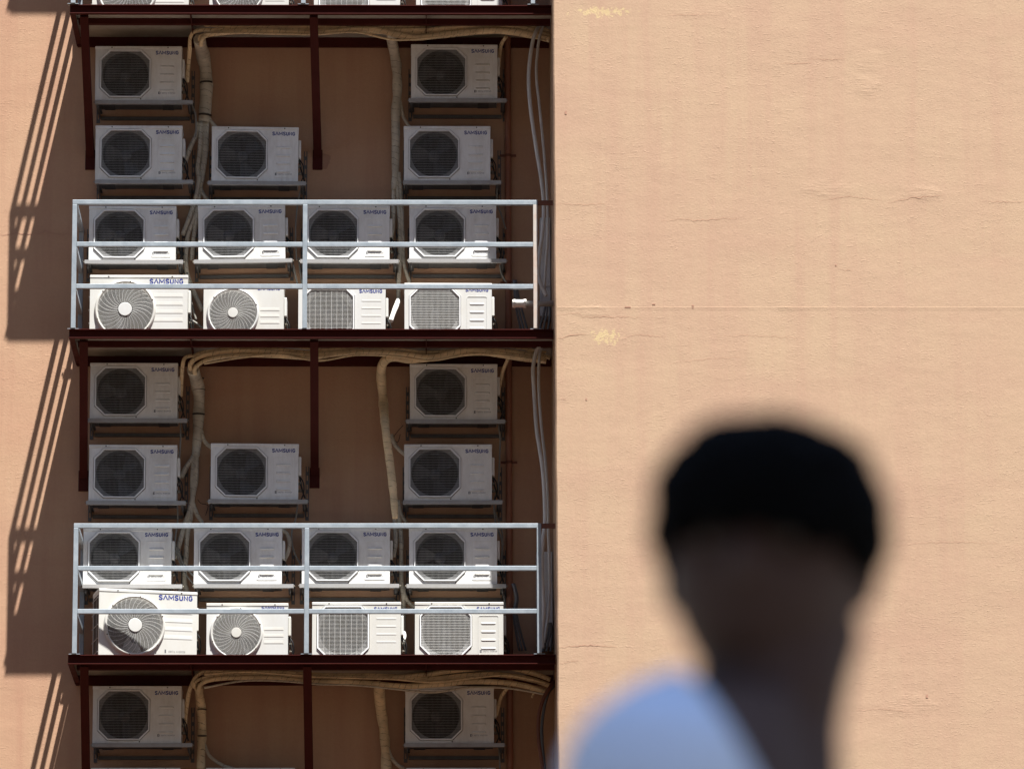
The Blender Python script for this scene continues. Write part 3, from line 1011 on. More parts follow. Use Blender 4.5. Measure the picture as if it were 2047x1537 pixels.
RAIL = [  # platform index, post x, top rail y, lower rail ys, label
    (0, (150, 607, 1064), -886, (-801, -716), None),
    (1, (148, 607, 1065), -238, (-153, -70), 'pale galvanised railing feet on the top platform, cut off by the frame'),
    (2, (148, 609.5, 1070.5), 405, (489, 573), 'pale galvanised steel railing on the middle platform, rusty at its right post'),
    (3, (150.5, 613, 1078), 1051, (1136, 1222), 'pale galvanised steel railing on the lowest platform'),
]
RD = 1.058
for (li, posts, ty, lows, lab) in RAIL:
    if li == 0:
        lab = 'pale galvanised railing on the platform above the top edge of the photo'
    zt = LEVEL[li]
    X = [at(px, (ty + PLAT[li][0]) / 2, RD).x for px in posts]
    ztop = at(posts[0], ty, RD).z - zt
    r = thing('railing', (X[0], -RD, zt), lab, 'railing', 'galvanised railings on the platforms')
    h = 0.0205
    back = RD - 0.07
    for k, xx in enumerate(X):
        b = MB()
        b.box(xx - X[0] - h, xx - X[0] + h, -h, h, 0.006, ztop - h - 0.0005)
        b.build('post', M['primer' if k == 2 and li == 2 else 'galv'], r, bevel=0.003)
        b = MB()
        b.box(xx - X[0] - 0.05, xx - X[0] + 0.05, -0.012, 0.06, 0.0005, 0.0055)
        b.build('base_plate', M['galv'], r)
    b = MB()
    b.box(-h, h, back - h, back + h, 0.001, ztop - h - 0.0005)
    b.build('post', M['galv'], r, bevel=0.003)
    b = MB()
    b.box(-h, X[2] - X[0] + h, -h, h, ztop - h, ztop + h)
    b.build('top_rail', M['galv'], r, bevel=0.003)
    b = MB()
    b.box(-h, h, h + 0.0005, back + h + 0.04, ztop - h, ztop + h)
    b.build('side_top_rail', M['galv'], r, bevel=0.003)
    for yl in lows:
        z = at(posts[0], yl, RD).z - zt
        for k in (0, 1):
            b = MB()
            b.box(X[k] - X[0] + h + 0.001, X[k + 1] - X[0] - h - 0.001, -h * 0.9, h * 0.9, z - h, z + h)
            b.build('rail', M['galv'], r, bevel=0.003)
        b = MB()
        b.box(-h * 0.9, h * 0.9, h + 0.0005, back - h - 0.0005, z - h, z + h)
        b.build('side_rail', M['galv'], r, bevel=0.003)
    b = MB()
    b.box(X[2] - X[0] + h + 0.0005, SIDE(zt) - X[0] - 0.001, -h * 0.9, h * 0.9, ztop - h * 0.95, ztop + h * 0.9)
    b.build('wall_tie', M['rust'], r)

# units standing on the platforms
GP = 'sunlit air conditioners standing on the platforms'
FL = [  # kind, level, x left, x right, y top, rz, label
    ('big', 1, 184, 380, -98, 0, 'large white round fan air conditioner on the top platform, cut off by the frame'),
    ('small', 1, 417, 580, -84, 0, 'smaller white round fan air conditioner on the top platform, cut off by the frame'),
    ('slat', 1, 625.6, 802, -86, 0, 'white slatted air conditioner on the top platform, cut off by the frame'),
    ('new', 1, 832, 1003, -84, 0, 'white square grille air conditioner cut off by the frame, nearest the wing'),
    ('big', 2, 181, 375, 549, 0, 'large white round fan air conditioner standing on the middle platform'),
    ('small', 2, 408.5, 567, 567.5, 0, 'smaller white round fan air conditioner on the middle platform left of the middle post'),
    ('slat', 2, 597, 770, 567.5, 0, 'white air conditioner with close horizontal grille wires behind the upper railing middle post'),
    ('new', 2, 808.5, 982.5, 565, 0, 'white air conditioner with octagonal grille and four louvres on the middle platform'),
    ('big', 3, 198.5, 388, 1180, 13, 'large white round fan air conditioner turned askew on the lowest platform, side grille showing'),
    ('small', 3, 415, 574, 1213, 0, 'smaller white round fan air conditioner on the lowest platform left of the middle post'),
    ('slat', 3, 626, 799.7, 1208, 0, 'white air conditioner with close horizontal grille wires on the lowest platform'),
    ('new', 3, 831, 1004.7, 1207, 0, 'white air conditioner with octagonal grille on the lowest platform, one edge in shade'),
]
for (kind, li, xl, xr, yt, rz, lab) in FL:
    W, H, D = DIMS[kind]
    zt = LEVEL[li]
    dep = PD - (yt - PLAT[li][0] + H * 213.4) / 49.3
    if rz == 0:
        dep = min(0.55, max(0.36, dep))
        p, q = at(xl, yt, dep), at(xr, yt, dep)
        loc = ((p.x + q.x) / 2, -dep + D / 2, zt + 0.001)
    else:
        c = at(xl, yt, 0.715)
        a = rad(rz)
        off = Matrix.Rotation(a, 4, 'Z') @ Vector((W / 2, D / 2, 0))
        loc = (c.x + off.x, -0.715 + off.y, zt + 0.001)
    place(kind, loc, rad(rz + (random.uniform(-0.8, 0.8) if rz == 0 else 0)), 0, lab, GP)

# ------------------------------------------------------------------ taped pipe bundles, hoses, downpipe
PXM = 1 / 219.0


def pts_(lst, dep):
    out = []
    for q in lst:
        d = q[2] if len(q) > 2 else dep
        out.append(at(q[0], q[1], d))
    return out


def pipe(parent, lst, dep, rpx, mat='tape', name='pipe', seg=9, wob=0.18):
    b = MB()
    k_r = 0.9 if mat == 'tape' and name == 'pipe' else 1.0
    r = [x * PXM * k_r for x in rpx] if isinstance(rpx, (list, tuple)) else rpx * PXM * k_r
    b.tube(pts_(lst, dep), r, seg, 6, wob)
    o = b.build(name, M[mat], parent)
    return o


def ties(parent, spots, dep):
    for (x, y, r, ang) in spots:
        c = at(x, y, dep)
        b = MB()
        a = rad(ang)
        d = Vector((math.cos(a), 0, math.sin(a)))
        b.tube([c - d * 0.0016, c + d * 0.0016], r * PXM, 10, 1)
        b.build('tie', M['tie'], parent)


def bundle(x, y, label):
    p = at(x, y, 0.2)
    o = thing('pipe_bundle', (0, 0, 0), label, 'pipes', 'taped refrigerant pipe bundles')
    return o


HB = 0.40
VB = 0.10
# --- upper storey
b1 = bundle(400, 60, 'beige taped pipe bundle running under the top platform and down the left column')
pipe(b1, [(374, 165, 0.2), (376, 140, 0.25), (379, 104, 0.35), (381, 74, HB), (394, 62), (430, 60), (470, 58), (553, 54), (620, 58), (690, 57), (760, 55), (815, 52), (857, 50), (935, 43), (997, 41), (1060, 52), (1100, 64)], HB, [4.5] * 8 + [5, 5, 5, 5, 5.5, 5.5, 6, 5.5, 5])
pipe(b1, [(399, 82, HB), (403, 72), (437, 64), (500, 60), (560, 60), (625, 62), (700, 60), (770, 61), (841, 61), (904, 56), (966, 50), (1029, 53), (1076, 65), (1102, 74)], HB + 0.03, [4, 4, 4, 4, 4, 4.5, 5, 5.5, 6, 6, 6, 6, 6, 5])
pipe(b1, [(402, 92, HB), (404, 80), (416, 71), (469, 65), (553, 63), (630, 66), (700, 60), (747, 59), (779, 66), (825, 75), (872, 72), (935, 65), (997, 62), (1060, 70), (1099, 79)], HB + 0.05, [4, 4.5, 5, 5, 5, 5, 5.5, 6, 7.5, 8, 7.5, 7.5, 8, 8, 7])
pipe(b1, [(700, 62), (760, 64), (825, 68), (890, 66), (950, 57), (1010, 53), (1060, 62), (1098, 72)], HB + 0.01, 5.5)
pipe(b1, [(399, 78, HB), (401, 92, 0.3), (406, 112, 0.16), (412, 150, VB), (412, 194, VB), (408, 245, VB)], VB, [11, 12.5, 13, 13, 13, 11.5], 'tape_old', 'trunk', 14)
pipe(b1, [(398, 245, VB), (393, 268), (380, 297), (371, 325)], VB, 4.6, 'tape_old')
pipe(b1, [(402, 245), (400, 297), (395, 337), (398, 360), (391, 397), (380, 431), (365, 470)], VB + 0.02, 4.8, 'tape_old')
pipe(b1, [(408, 245), (408, 297), (403, 344), (397, 400), (388, 437), (375, 474), (372, 530), (378, 560), (390, 590), (405, 622)], VB, 4.6, 'tape_old')
pipe(b1, [(414, 245), (412, 297), (408, 337), (400, 380), (395, 420), (388, 470), (383, 520)], VB, 4.4, 'tape_old')
pipe(b1, [(413, 222), (419, 238), (431, 254), (440, 262)], VB, 3.6, 'tape_old')
pipe(b1, [(398, 352), (403, 381), (412, 397), (425, 412), (432, 424)], VB, 3.8, 'tape_old')
ties(b1, [(405, 105, 14, 100), (412, 165, 13.6, 92), (410, 230, 14, 85), (1020, 55, 7, 10), (870, 72, 8.5, 0)], HB - 0.25)
b2 = bundle(790, 60, 'beige taped pipe bundle dropping in the middle beside the right column, upper storey')
pipe(b2, [(779, 64, HB), (782, 76, 0.32), (788, 105, 0.15), (793, 140), (794, 188), (791, 234), (791, 281), (790, 344), (788, 380)], VB, [8, 9.5, 10.5, 10, 9.5, 9, 8.5, 7, 6], 'tape_old', 'trunk', 12)
pipe(b2, [(787, 370), (787, 400), (786, 440), (782, 485)], VB, 4.2, 'tape_old')
pipe(b2, [(792, 340), (796, 397), (799, 442), (800, 505), (797, 567), (797, 598)], VB, 4.4, 'tape_old')
pipe(b2, [(797, 345), (802, 400), (805, 470), (807, 525), (819, 566)], VB, 3.8, 'tape_old')
pipe(b2, [(796, 598, VB), (794, 607, 0.2), (788, 622, 0.3), (781, 642, 0.36)], VB, [4, 5, 5, 4.5], 'pvc', 'pipe_end')
pipe(b2, [(799, 200), (803, 220), (807, 236), (817, 252), (824, 260)], VB, 3.2, 'tape_old')
pipe(b2, [(1012, 74, HB), (1003, 88, 0.3), (999, 110, 0.2), (997, 135)], 0.2, 4.2, 'tape')
# --- middle storey
b3 = bundle(390, 710, 'beige taped pipe bundle running under the middle platform and down the left column')
pipe(b3, [(361, 792, 0.2), (363, 760, 0.28), (366, 726, HB), (372, 714), (390, 710), (416, 703), (469, 697), (531, 697), (616, 705), (690, 701), (760, 704), (830, 706), (904, 702), (966, 693), (1013, 688), (1041, 690), (1062, 701), (1100, 716)], HB, [4.5] * 6 + [5] * 12)
pipe(b3, [(381, 740, HB), (383, 724), (406, 711), (453, 703), (516, 702), (619, 710), (700, 704), (780, 704), (860, 712), (930, 703), (1000, 703), (1060, 712), (1090, 718)], HB + 0.04, [5, 5.5, 5.5, 5.5, 5.5, 5.5, 5.5, 5.5, 6, 7, 8, 8, 6])
pipe(b3, [(390, 748, HB), (391, 734), (416, 719), (469, 711), (531, 711), (619, 715), (685, 707), (747, 704), (810, 708), (857, 713), (904, 706), (950, 702), (997, 708), (1060, 717), (1092, 722)], HB + 0.05, [4.5] * 8 + [5, 6, 7.5, 8, 8.5, 8, 6])
pipe(b3, [(386, 738, HB), (390, 752, 0.28), (396, 775, 0.14), (398, 802, VB), (396, 849), (394, 880), (391, 912)], VB, [11, 12, 12.5, 12, 11, 9, 7.5], 'tape_old', 'trunk', 14)
pipe(b3, [(399, 845), (406, 875), (414, 888), (428, 897)], VB, 4, 'tape_old')
pipe(b3, [(390, 905), (384, 918), (372, 934), (362, 955)], VB, 5.2, 'tape_old')
pipe(b3, [(393, 900), (391, 962), (381, 1012), (369, 1050), (356, 1097), (353, 1117)], VB, 5, 'tape_old')
pipe(b3, [(388, 905), (384, 962), (386, 1003), (394, 1028), (405, 1045)], VB, 4.2, 'tape_old')
pipe(b3, [(390, 930), (383, 1019), (375, 1066), (372, 1112), (369, 1159), (376, 1190)], VB, 5, 'tape_old')
pipe(b3, [(562, 1059, 0.25), (573, 1066), (579, 1084), (576, 1104), (568, 1121)], 0.2, 4, 'tape_old')
ties(b3, [(398, 780, 13.2, 95), (397, 828, 13, 90), (396, 760, 13.2, 110), (1020, 706, 8.5, 0)], HB - 0.25)
b4 = bundle(770, 720, 'beige taped pipe bundle with a square elbow dropping beside the right column, middle storey')
pipe(b4, [(1000, 704), (935, 706), (880, 714), (825, 720), (791, 716), (774, 718), (764, 730, 0.36), (762, 755, 0.25), (766, 802, 0.12), (770, 850), (776, 900), (782, 945), (787, 994), (790, 1036)], HB + 0.02, [5, 6, 6, 6.5, 7, 8, 9, 9, 9.5, 9, 8.5, 8, 7.5, 6], 'tape', 'trunk', 12)
pipe(b4, [(783, 868, VB), (787, 884), (797, 898), (810, 909)], VB, 4, 'tape_old')
pipe(b4, [(785, 1000), (790, 1044), (791, 1081), (787, 1113)], VB, 4.6, 'tape_old')
pipe(b4, [(793, 1000), (799, 1044), (802, 1081), (802, 1144), (804, 1175), (807, 1203), (806, 1264)], VB, 4.4, 'tape_old')
pipe(b4, [(796, 1000), (801, 1026), (812, 1044)], VB, 3.6, 'tape_old')
pipe(b4, [(806, 1172), (812, 1197), (828, 1214)], VB, 4, 'tape_old')
pipe(b4, [(1016, 716, HB), (1006, 740, 0.3), (1000, 765, 0.2), (996, 790)], 0.2, 4, 'tape')
pipe(b4, [(806, 1262, 0.2), (808, 1272, 0.3), (803, 1284, 0.35)], 0.3, 4.4, 'pvc', 'pipe_end')
# --- lower storey
b5 = bundle(390, 1350, 'beige taped pipe bundle running under the lowest platform and down the left column')
pipe(b5, [(369, 1450, 0.2), (373, 1412, 0.26), (380, 1376, HB), (394, 1350), (416, 1341), (469, 1340), (531, 1341), (603, 1346), (660, 1349), (716, 1349), (779, 1351), (857, 1356), (935, 1349), (997, 1348), (1060, 1357), (1100, 1370)], HB, [4.6] * 10 + [5.5] * 6)
pipe(b5, [(388, 1375, HB), (394, 1360), (437, 1349), (531, 1348), (603, 1351), (700, 1352), (780, 1353), (857, 1347), (904, 1340), (966, 1334), (1013, 1333), (1060, 1343), (1100, 1358)], HB + 0.02, [4, 4, 4, 4, 4, 4, 4.5, 5.5, 6, 6, 6, 6, 5])
pipe(b5, [(397, 1388, HB), (403, 1366), (437, 1356), (500, 1354), (562, 1355), (612, 1361), (685, 1362), (747, 1366), (810, 1371), (872, 1368), (935, 1362), (997, 1363), (1044, 1369), (1092, 1382)], HB + 0.05, [5, 5, 5, 5, 5, 5, 5.5, 6, 6, 6, 6, 6.5, 6, 5])
pipe(b5, [(397, 1372, HB), (399, 1390, 0.28), (403, 1425, 0.14), (404, 1463), (402, 1510), (401, 1600)], VB, [8, 8.5, 9, 9, 8.5, 8], 'tape', 'trunk', 12)
pipe(b5, [(408, 1485), (419, 1510), (444, 1528), (466, 1536), (500, 1550)], VB, 3.4, 'tape_old')
pipe(b5, [(1060, 1372, HB), (1066, 1384), (1063, 1394)], HB, [4, 3, 2], 'tape', 'loose_tape')
ties(b5, [(404, 1418, 9.8, 92), (404, 1470, 9.8, 90), (860, 1357, 7, 0), (904, 1343, 7, 10), (945, 1336, 7, 10)], HB - 0.2)
b6 = bundle(760, 1370, 'beige taped pipe bundle dropping in the middle beside the right column, lower storey')
pipe(b6, [(756, 1366, HB), (758, 1378, 0.34), (761, 1416, 0.15), (768, 1463), (772, 1530), (775, 1600)], VB, [9, 10.5, 10.5, 10, 9.5, 9], 'tape', 'trunk', 12)
pipe(b6, [(776, 1495, VB), (782, 1513), (795, 1528), (815, 1540)], VB, 3.8, 'tape_old')
pipe(b6, [(1018, 1371, HB), (1003, 1390, 0.3), (996, 1412, 0.2), (992, 1430)], 0.2, 4, 'tape')

# thinner strands that sag beside the main runs
for (par, ys, off, dep, rp, mt) in ((b1, (61, 60, 57, 60, 62, 70, 66, 58, 56, 66), -7, HB + 0.02, 2.2, 'tape'), (b1, (64, 62, 62, 62, 60, 72, 70, 60, 58, 74), 6, HB + 0.07, 2.4, 'tape'),
                                     (b3, (712, 700, 698, 706, 702, 706, 710, 702, 700, 712), -8, HB + 0.02, 2.4, 'tape'), (b3, (722, 706, 703, 712, 704, 705, 712, 702, 704, 718), 7, HB + 0.08, 2.2, 'tape'),
                                     (b5, (1352, 1346, 1346, 1352, 1356, 1360, 1364, 1356, 1352, 1366), -2, HB + 0.08, 2.3, 'tape'), (b5, (1368, 1358, 1357, 1362, 1366, 1372, 1378, 1370, 1370, 1384), 5, HB + 0.09, 2.1, 'tape_old')):
    pipe(par, [(408 + 76 * k, yv + off + random.uniform(-2.5, 2.5)) for k, yv in enumerate(ys)], dep, rp, mt)

# grey conduits by the corner
GC = 'grey conduits hanging by the corner'


def conduit(lst, dep, r, mat, label, group=GC, cat='conduit', name='conduit'):
    b = MB()
    b.tube(pts_(lst, dep), r * PXM, 9, 6, 0.06)
    return tag(b.build(name, M[mat]), label, cat, group)


conduit([(1098, 44, 0.45), (1082, 47, 0.5), (1070, 68), (1063, 94), (1057, 150), (1060, 212), (1072, 297), (1082, 359), (1087, 411), (1085, 458), (1079, 505), (1076, 543), (1080, 565), (1092, 592)], 0.62, 3.9, 'hose', 'thicker bowed grey conduit hanging by the corner in the upper storey')
conduit([(1100, 40, 0.42), (1088, 47, 0.5), (1079, 75), (1075, 100), (1072, 150), (1079, 219), (1088, 312), (1094, 400), (1095, 470), (1091, 530), (1088, 580)], 0.55, 2.8, 'hose', 'thinner grey conduit hanging nearest the corner in the upper storey')
conduit([(1094, 672, 0.5), (1084, 684), (1072, 704), (1066, 735), (1067, 771), (1072, 849), (1076, 880), (1085, 940), (1089, 1003), (1089, 1050), (1085, 1081), (1083, 1130), (1085, 1180), (1087, 1220), (1084, 1260), (1084, 1296)], 0.62, 4.0, 'hose', 'thicker grey conduit bending past the lower railing beside the corner')
conduit([(1096, 675, 0.45), (1088, 686), (1079, 708), (1077, 771), (1082, 849), (1090, 920), (1095, 1000), (1096, 1060), (1098, 1110), (1099, 1170), (1096, 1230), (1088, 1284)], 0.55, 3.0, 'hose', 'thinner grey conduit beside the corner behind the lower railing')
conduit([(1108, 1362, 0.45), (1098, 1375), (1086, 1397), (1077, 1432), (1077, 1479), (1085, 1537), (1090, 1600)], 0.6, 3.6, 'rust', 'brown conduit bowing out under the lowest platform by the corner')
conduit([(1110, 1368, 0.4), (1096, 1385), (1087, 1420), (1083, 1465), (1089, 1537), (1094, 1600)], 0.52, 3.2, 'darkhose', 'dark grey conduit under the lowest platform nearest the corner')
GH = 'dark hoses standing on the platforms near the corner'
k_ = 0
for (dx, dep) in ((0, 0.3), (6, 0.4), (13, 0.34)):
    lab = ['leftmost dark hose behind the white pipe coupling', 'middle dark hose behind the white pipe coupling', 'dark hose behind the white pipe coupling, nearest the railing post'][k_]
    conduit([(1027 + dx * 0.3, 560), (1030 + dx * 0.6, 600), (1034 + dx * 0.9, 628), (1042 + dx, 662)], dep, 2.3, 'darkhose', lab, GH, 'hose', 'hose')
    lab = ['leftmost dark hose looping beside the downpipe behind the lower railing', 'middle dark hose looping beside the downpipe behind the lower railing', 'dark hose beside the downpipe behind the lower railing, nearest the post'][k_]
    conduit([(1024 + dx * 0.3, 1166), (1031 + dx * 0.3, 1194), (1027 + dx * 0.4, 1222), (1030 + dx * 0.7, 1256), (1038 + dx, 1300)], dep, 2.2, 'darkhose', lab, GH, 'hose', 'hose')
    lab = ['dark hose fanning out right of the rusty post of the upper railing, lowest', 'dark hose fanning out right of the rusty post of the upper railing, middle', 'dark hose fanning out right of the rusty post, closest to the wing'][k_]
    conduit([(1091 + dx * 0.5, 606), (1088 + dx * 0.9, 625), (1082 + dx * 1.2, 645), (1078 + dx * 1.3, 664)], dep + 0.2, 2.3, 'darkhose', lab, GH, 'hose', 'hose')
    lab = ['dark hose at the foot of the lower railing right post, leftmost', 'dark hose at the foot of the lower railing right post, middle', 'dark hose at the foot of the lower railing right post, closest to the wing'][k_]
    conduit([(1096 + dx * 0.4, 1244), (1097 + dx * 0.5, 1262), (1091 + dx * 0.9, 1282), (1085 + dx * 1.2, 1302)], dep + 0.2, 2.3, 'darkhose', lab, GH, 'hose', 'hose')
    k_ += 1

GD = 'thin drain hoses below the air conditioners'
DR = [
    ([(383, 210), (391, 229), (392, 262), (390, 275)], 0.2, 1.5, 'thin drain hose under the topmost left unit'),
    ([(361, 846), (361, 880), (358, 920), (356, 940)], 0.2, 1.7, 'thin drain hose under the dark left unit of the middle storey'),
    ([(355, 1009), (355, 1044), (350, 1081), (355, 1112), (372, 1148), (388, 1168)], 0.2, 1.7, 'long drain hose curving behind the first unit of the lower railing'),
    ([(595, 1010), (591, 1037), (583, 1066), (587, 1100), (602, 1130)], 0.2, 1.7, 'drain hose hanging left of the lower railing middle post'),
    ([(603, 374), (597, 397), (592, 437), (591, 478), (593, 520)], 0.2, 1.6, 'drain hose hanging left of the upper railing middle post'),
    ([(586, 530), (591, 552), (597, 580)], 0.2, 2.0, 'short drain hose below the sloping tray behind the upper railing'),
    ([(597, 515), (600, 545), (604, 570)], 0.15, 1.7, 'short drain hose just beside the upper railing middle post'),
    ([(997, 848), (1000, 880), (999, 909), (996, 972), (988, 1003), (991, 1044), (1004, 1085), (1000, 1130)], 0.2, 1.8, 'long drain hose past the right column unit above the lower railing'),
    ([(986, 1006), (992, 1030), (1003, 1060), (1006, 1090)], 0.16, 1.6, 'short drain hose beside the brown downpipe at the lower railing'),
    ([(1000, 1172), (1008, 1196), (1011, 1225)], 0.2, 1.7, 'drain hose below the slotted tray'),
    ([(994, 370), (994, 405), (1003, 432), (1011, 458)], 0.2, 1.7, 'drain hose beside the downpipe at the upper railing'),
    ([(999, 530), (1003, 548), (1013, 566)], 0.2, 1.8, 'drain hose below the tray beside the downpipe, middle platform'),
    ([(997, 1490), (999, 1515), (1000, 1560)], 0.2, 1.6, 'drain hose under the lowest right unit'),
    ([(374, 545), (376, 580), (384, 612), (392, 640)], 0.2, 2.4, 'grey hose dropping right of the large fan unit on the middle platform'),
    ([(381, 640), (392, 646), (410, 660)], 0.25, 2.4, 'grey hose lying between the two fan units on the middle platform'),
    ([(357, 1098), (365, 1125), (386, 1150)], 0.2, 2.2, 'grey hose crossing behind the lower railing above the tilted fan unit'),
]
for (l, d, r, lab) in DR:
    conduit(l, d, r, 'drain', lab, GD, 'hose', 'drain_hose')
# thin dark wires
for (l, lab) in (([(800, 868), (797, 880), (793, 884), (788, 872), (806, 850)], 'thin loose wire beside the bent taped trunk'),
                 ([(395, 998), (402, 1006), (412, 1008), (416, 1012), (411, 1030)], 'thin loose wire right of the taped trunk above the lower railing')):
    conduit(l, 0.05, 0.6, 'black', lab, 'thin loose wires', 'wire', 'wire')

# brown downpipe
dp = thing('downpipe', (at(1017, 768, 0.06).x, -0.05, 0), 'slim brown downpipe running up the recess near the corner', 'pipe')
b = MB()
p0, p1 = at(1018.5, 0, 0.05), at(1014.5, 1537, 0.05)
b.tube([Vector((0, 0, 0.0)), Vector((0, 0, 14)), Vector((0, 0, 26))], 0.030, 14, 1)
b.build('pipe', M['downpipe'], dp)
for yc in (310, 923, 1606, -280, 563):
    z = at(1017, yc, 0.08).z
    b = MB()
    b.tube([Vector((0, 0, z - 0.012)), Vector((0, 0, z + 0.012))], 0.034, 14, 1)
    b.box(-0.075, -0.0345, -0.004, 0.004, z - 0.011, z + 0.011)
    b.box(0.0345, 0.075, -0.004, 0.004, z - 0.011, z + 0.011)
    b.build('clamp', M['rust'], dp)

# pvc stub with its white coupling
ps = at(1052, 607, 0.95)
pv = thing('pipe_stub', (ps.x, -0.95, ps.z), 'grey plastic pipe stub with a white coupling sticking out of the wing', 'pipe')
b = MB()
b.tube([Vector((-0.01, 0, 0)), Vector((SIDE(ps.z) - ps.x, 0, 0))], 0.0265, 14, 1)
b.build('pipe', M['pvc_grey'], pv)
b = MB()
prof = [(-0.125, 0.0), (-0.125, 0.036), (-0.105, 0.040), (-0.09, 0.036), (-0.03, 0.036), (-0.018, 0.041), (0.0, 0.041), (0.0, 0.028)]
rg = [[Vector((x, r * math.cos(2 * math.pi * k / 18), r * math.sin(2 * math.pi * k / 18))) for k in range(18)] for x, r in prof]
b.rings(rg, caps=False)
b.build('coupling', M['pvc'], pv, weld=False)

# electrical cabinets against the side wall
for (xl, y0, y1, lab) in ((1079, 435, 632, 'grey electrical cabinet behind the upper railing at the corner'), (1072, 1102, 1292, 'grey electrical cabinet behind the lower railing at the corner')):
    a, c = at(xl, y0, 0.22), at(xl, y1, 0.22)
    x1 = SIDE(a.z) - 0.003
    r = thing('electrical_cabinet', (a.x, -0.22, c.z), lab, 'cabinet', 'electrical cabinets in the corner')
    H = a.z - c.z
    W = x1 - a.x
    b = MB()
    b.box(0, W, 0, 0.218, 0, H)
    b.build('cabinet_body', M['cabinet'], r, bevel=0.006)
    for (f0, f1) in ((0.02, 0.28), (0.30, 0.66), (0.68, 0.98)):
        b = MB()
        b.box(0.012, W - 0.002, -0.006, -0.0005, f0 * H, f1 * H)
        b.build('door', M['cabinet'], r, bevel=0.003)

# ------------------------------------------------------------------ the man standing close to the camera
PDEP = 44.2
DZ = -0.12


def pp(px, py, t=0.0):
    return at(px, py, PDEP + t)


def baked(o, mods):
    """the object's mesh with the given modifiers applied"""
    for typ, kw in mods:
        m_ = o.modifiers.new(typ, typ)
        for k, v_ in kw.items():
            setattr(m_, k, v_)
    dg = bpy.context.evaluated_depsgraph_get()
    me = bpy.data.meshes.new_from_object(o.evaluated_get(dg))
    o.modifiers.clear()
    old = o.data
    o.data = me
    bpy.data.meshes.remove(old)
    for p_ in me.polygons:
        p_.use_smooth = True
    return o


foot = pp(1430, 1500, 0)
man = thing('person', (foot.x, foot.y, DZ), 'out of focus dark haired person in a pale blue shirt, in front of everything', 'person')
O = Vector((foot.x, foot.y, DZ))
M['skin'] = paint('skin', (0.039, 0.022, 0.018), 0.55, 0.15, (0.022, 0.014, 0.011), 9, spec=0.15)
M['hair'] = paint('black_hair', (0.0015, 0.0015, 0.0015), 0.8, 0.2, (0.003, 0.003, 0.003), 30, spec=0.02)
M['shirt'] = paint('pale_blue_cotton', (0.357, 0.416, 0.518), 0.85, 0.15, (0.323, 0.383, 0.484), 4)
M['trousers'] = paint('dark_trousers', (0.03, 0.032, 0.045), 0.85, 0.2, (0.02, 0.02, 0.03), 5)
M['shoe'] = paint('black_shoe', (0.02, 0.018, 0.016), 0.4, 0.2, (0.05, 0.04, 0.03), 8)
M['eye'] = paint('eye_white', (0.07, 0.06, 0.055), 0.5, 0.1, (0.05, 0.045, 0.04), 9, spec=0.1)
M['iris'] = paint('iris_dark', (0.012, 0.008, 0.006), 0.5, 0.1, (0.03, 0.02, 0.01), 9)

fdir = Vector((math.cos(rad(14)), -math.sin(rad(14)), 0))       # way the chest faces
sdir = Vector((fdir.y, -fdir.x, 0))                              # his right, towards the camera
Hc = pp(1532, 1120, 0)
HR = Matrix.Translation(Hc) @ Matrix.Rotation(rad(2), 4, 'Y') @ Matrix.Rotation(rad(-14), 4, 'Z')


def head_pt(n):
    x, y, z = 0.083 * n.x, 0.094 * n.y, 0.107 * n.z
    k = max(0.0, -n.z)
    x *= 1 - 0.05 * k ** 3
    z *= 1 + 0.09 * min(1.0, 2 * k)
    if n.y > 0:
        y *= 1 - 0.42 * k
    else:
        y *= 1 - 0.10 * k ** 2
        g = lambda cx, cz, sx, sz: math.exp(-((n.x - cx) / sx) ** 2 - ((n.z - cz) / sz) ** 2)
        y -= 0.026 * g(0, -0.24, 0.12, 0.13) + 0.014 * g(0, -0.05, 0.09, 0.16)
        y += 0.011 * (g(0.36, 0.03, 0.2, 0.11) + g(-0.36, 0.03, 0.2, 0.11))
        y -= 0.005 * (g(0.35, 0.2, 0.3, 0.07) + g(-0.35, 0.2, 0.3, 0.07))
        y -= 0.008 * g(0, -0.56, 0.2, 0.05) + 0.007 * g(0, -0.66, 0.18, 0.05) + 0.009 * g(0, -0.88, 0.25, 0.12)
        y += 0.004 * g(0, -0.61, 0.24, 0.02)
    return Vector((x, y, z))


b = MB()
rg = []
for i in range(1, 40):
    th_ = math.pi * i / 40
    rg.append([HR @ head_pt(Vector((math.sin(th_) * math.cos(2 * math.pi * k / 56), math.sin(th_) * math.sin(2 * math.pi * k / 56), math.cos(th_)))) - O for k in range(56)])
b.rings(rg)
for sx in (-1, 1):                                               # ears
    rg = []
    for i in range(1, 10):
        th_ = math.pi * i / 10
        rg.append([HR @ Vector((sx * (0.083 + 0.010 * math.sin(th_) * math.cos(a)), 0.012 + 0.017 * math.sin(th_) * math.sin(a), -0.012 + 0.031 * math.cos(th_))) - O for a in [2 * math.pi * k / 14 for k in range(14)]])
    b.rings(rg)


def limb(mb, pts, r, seg=18, sub=5):
    mb.tube([Vector(p) - O for p in pts], r, seg, sub)


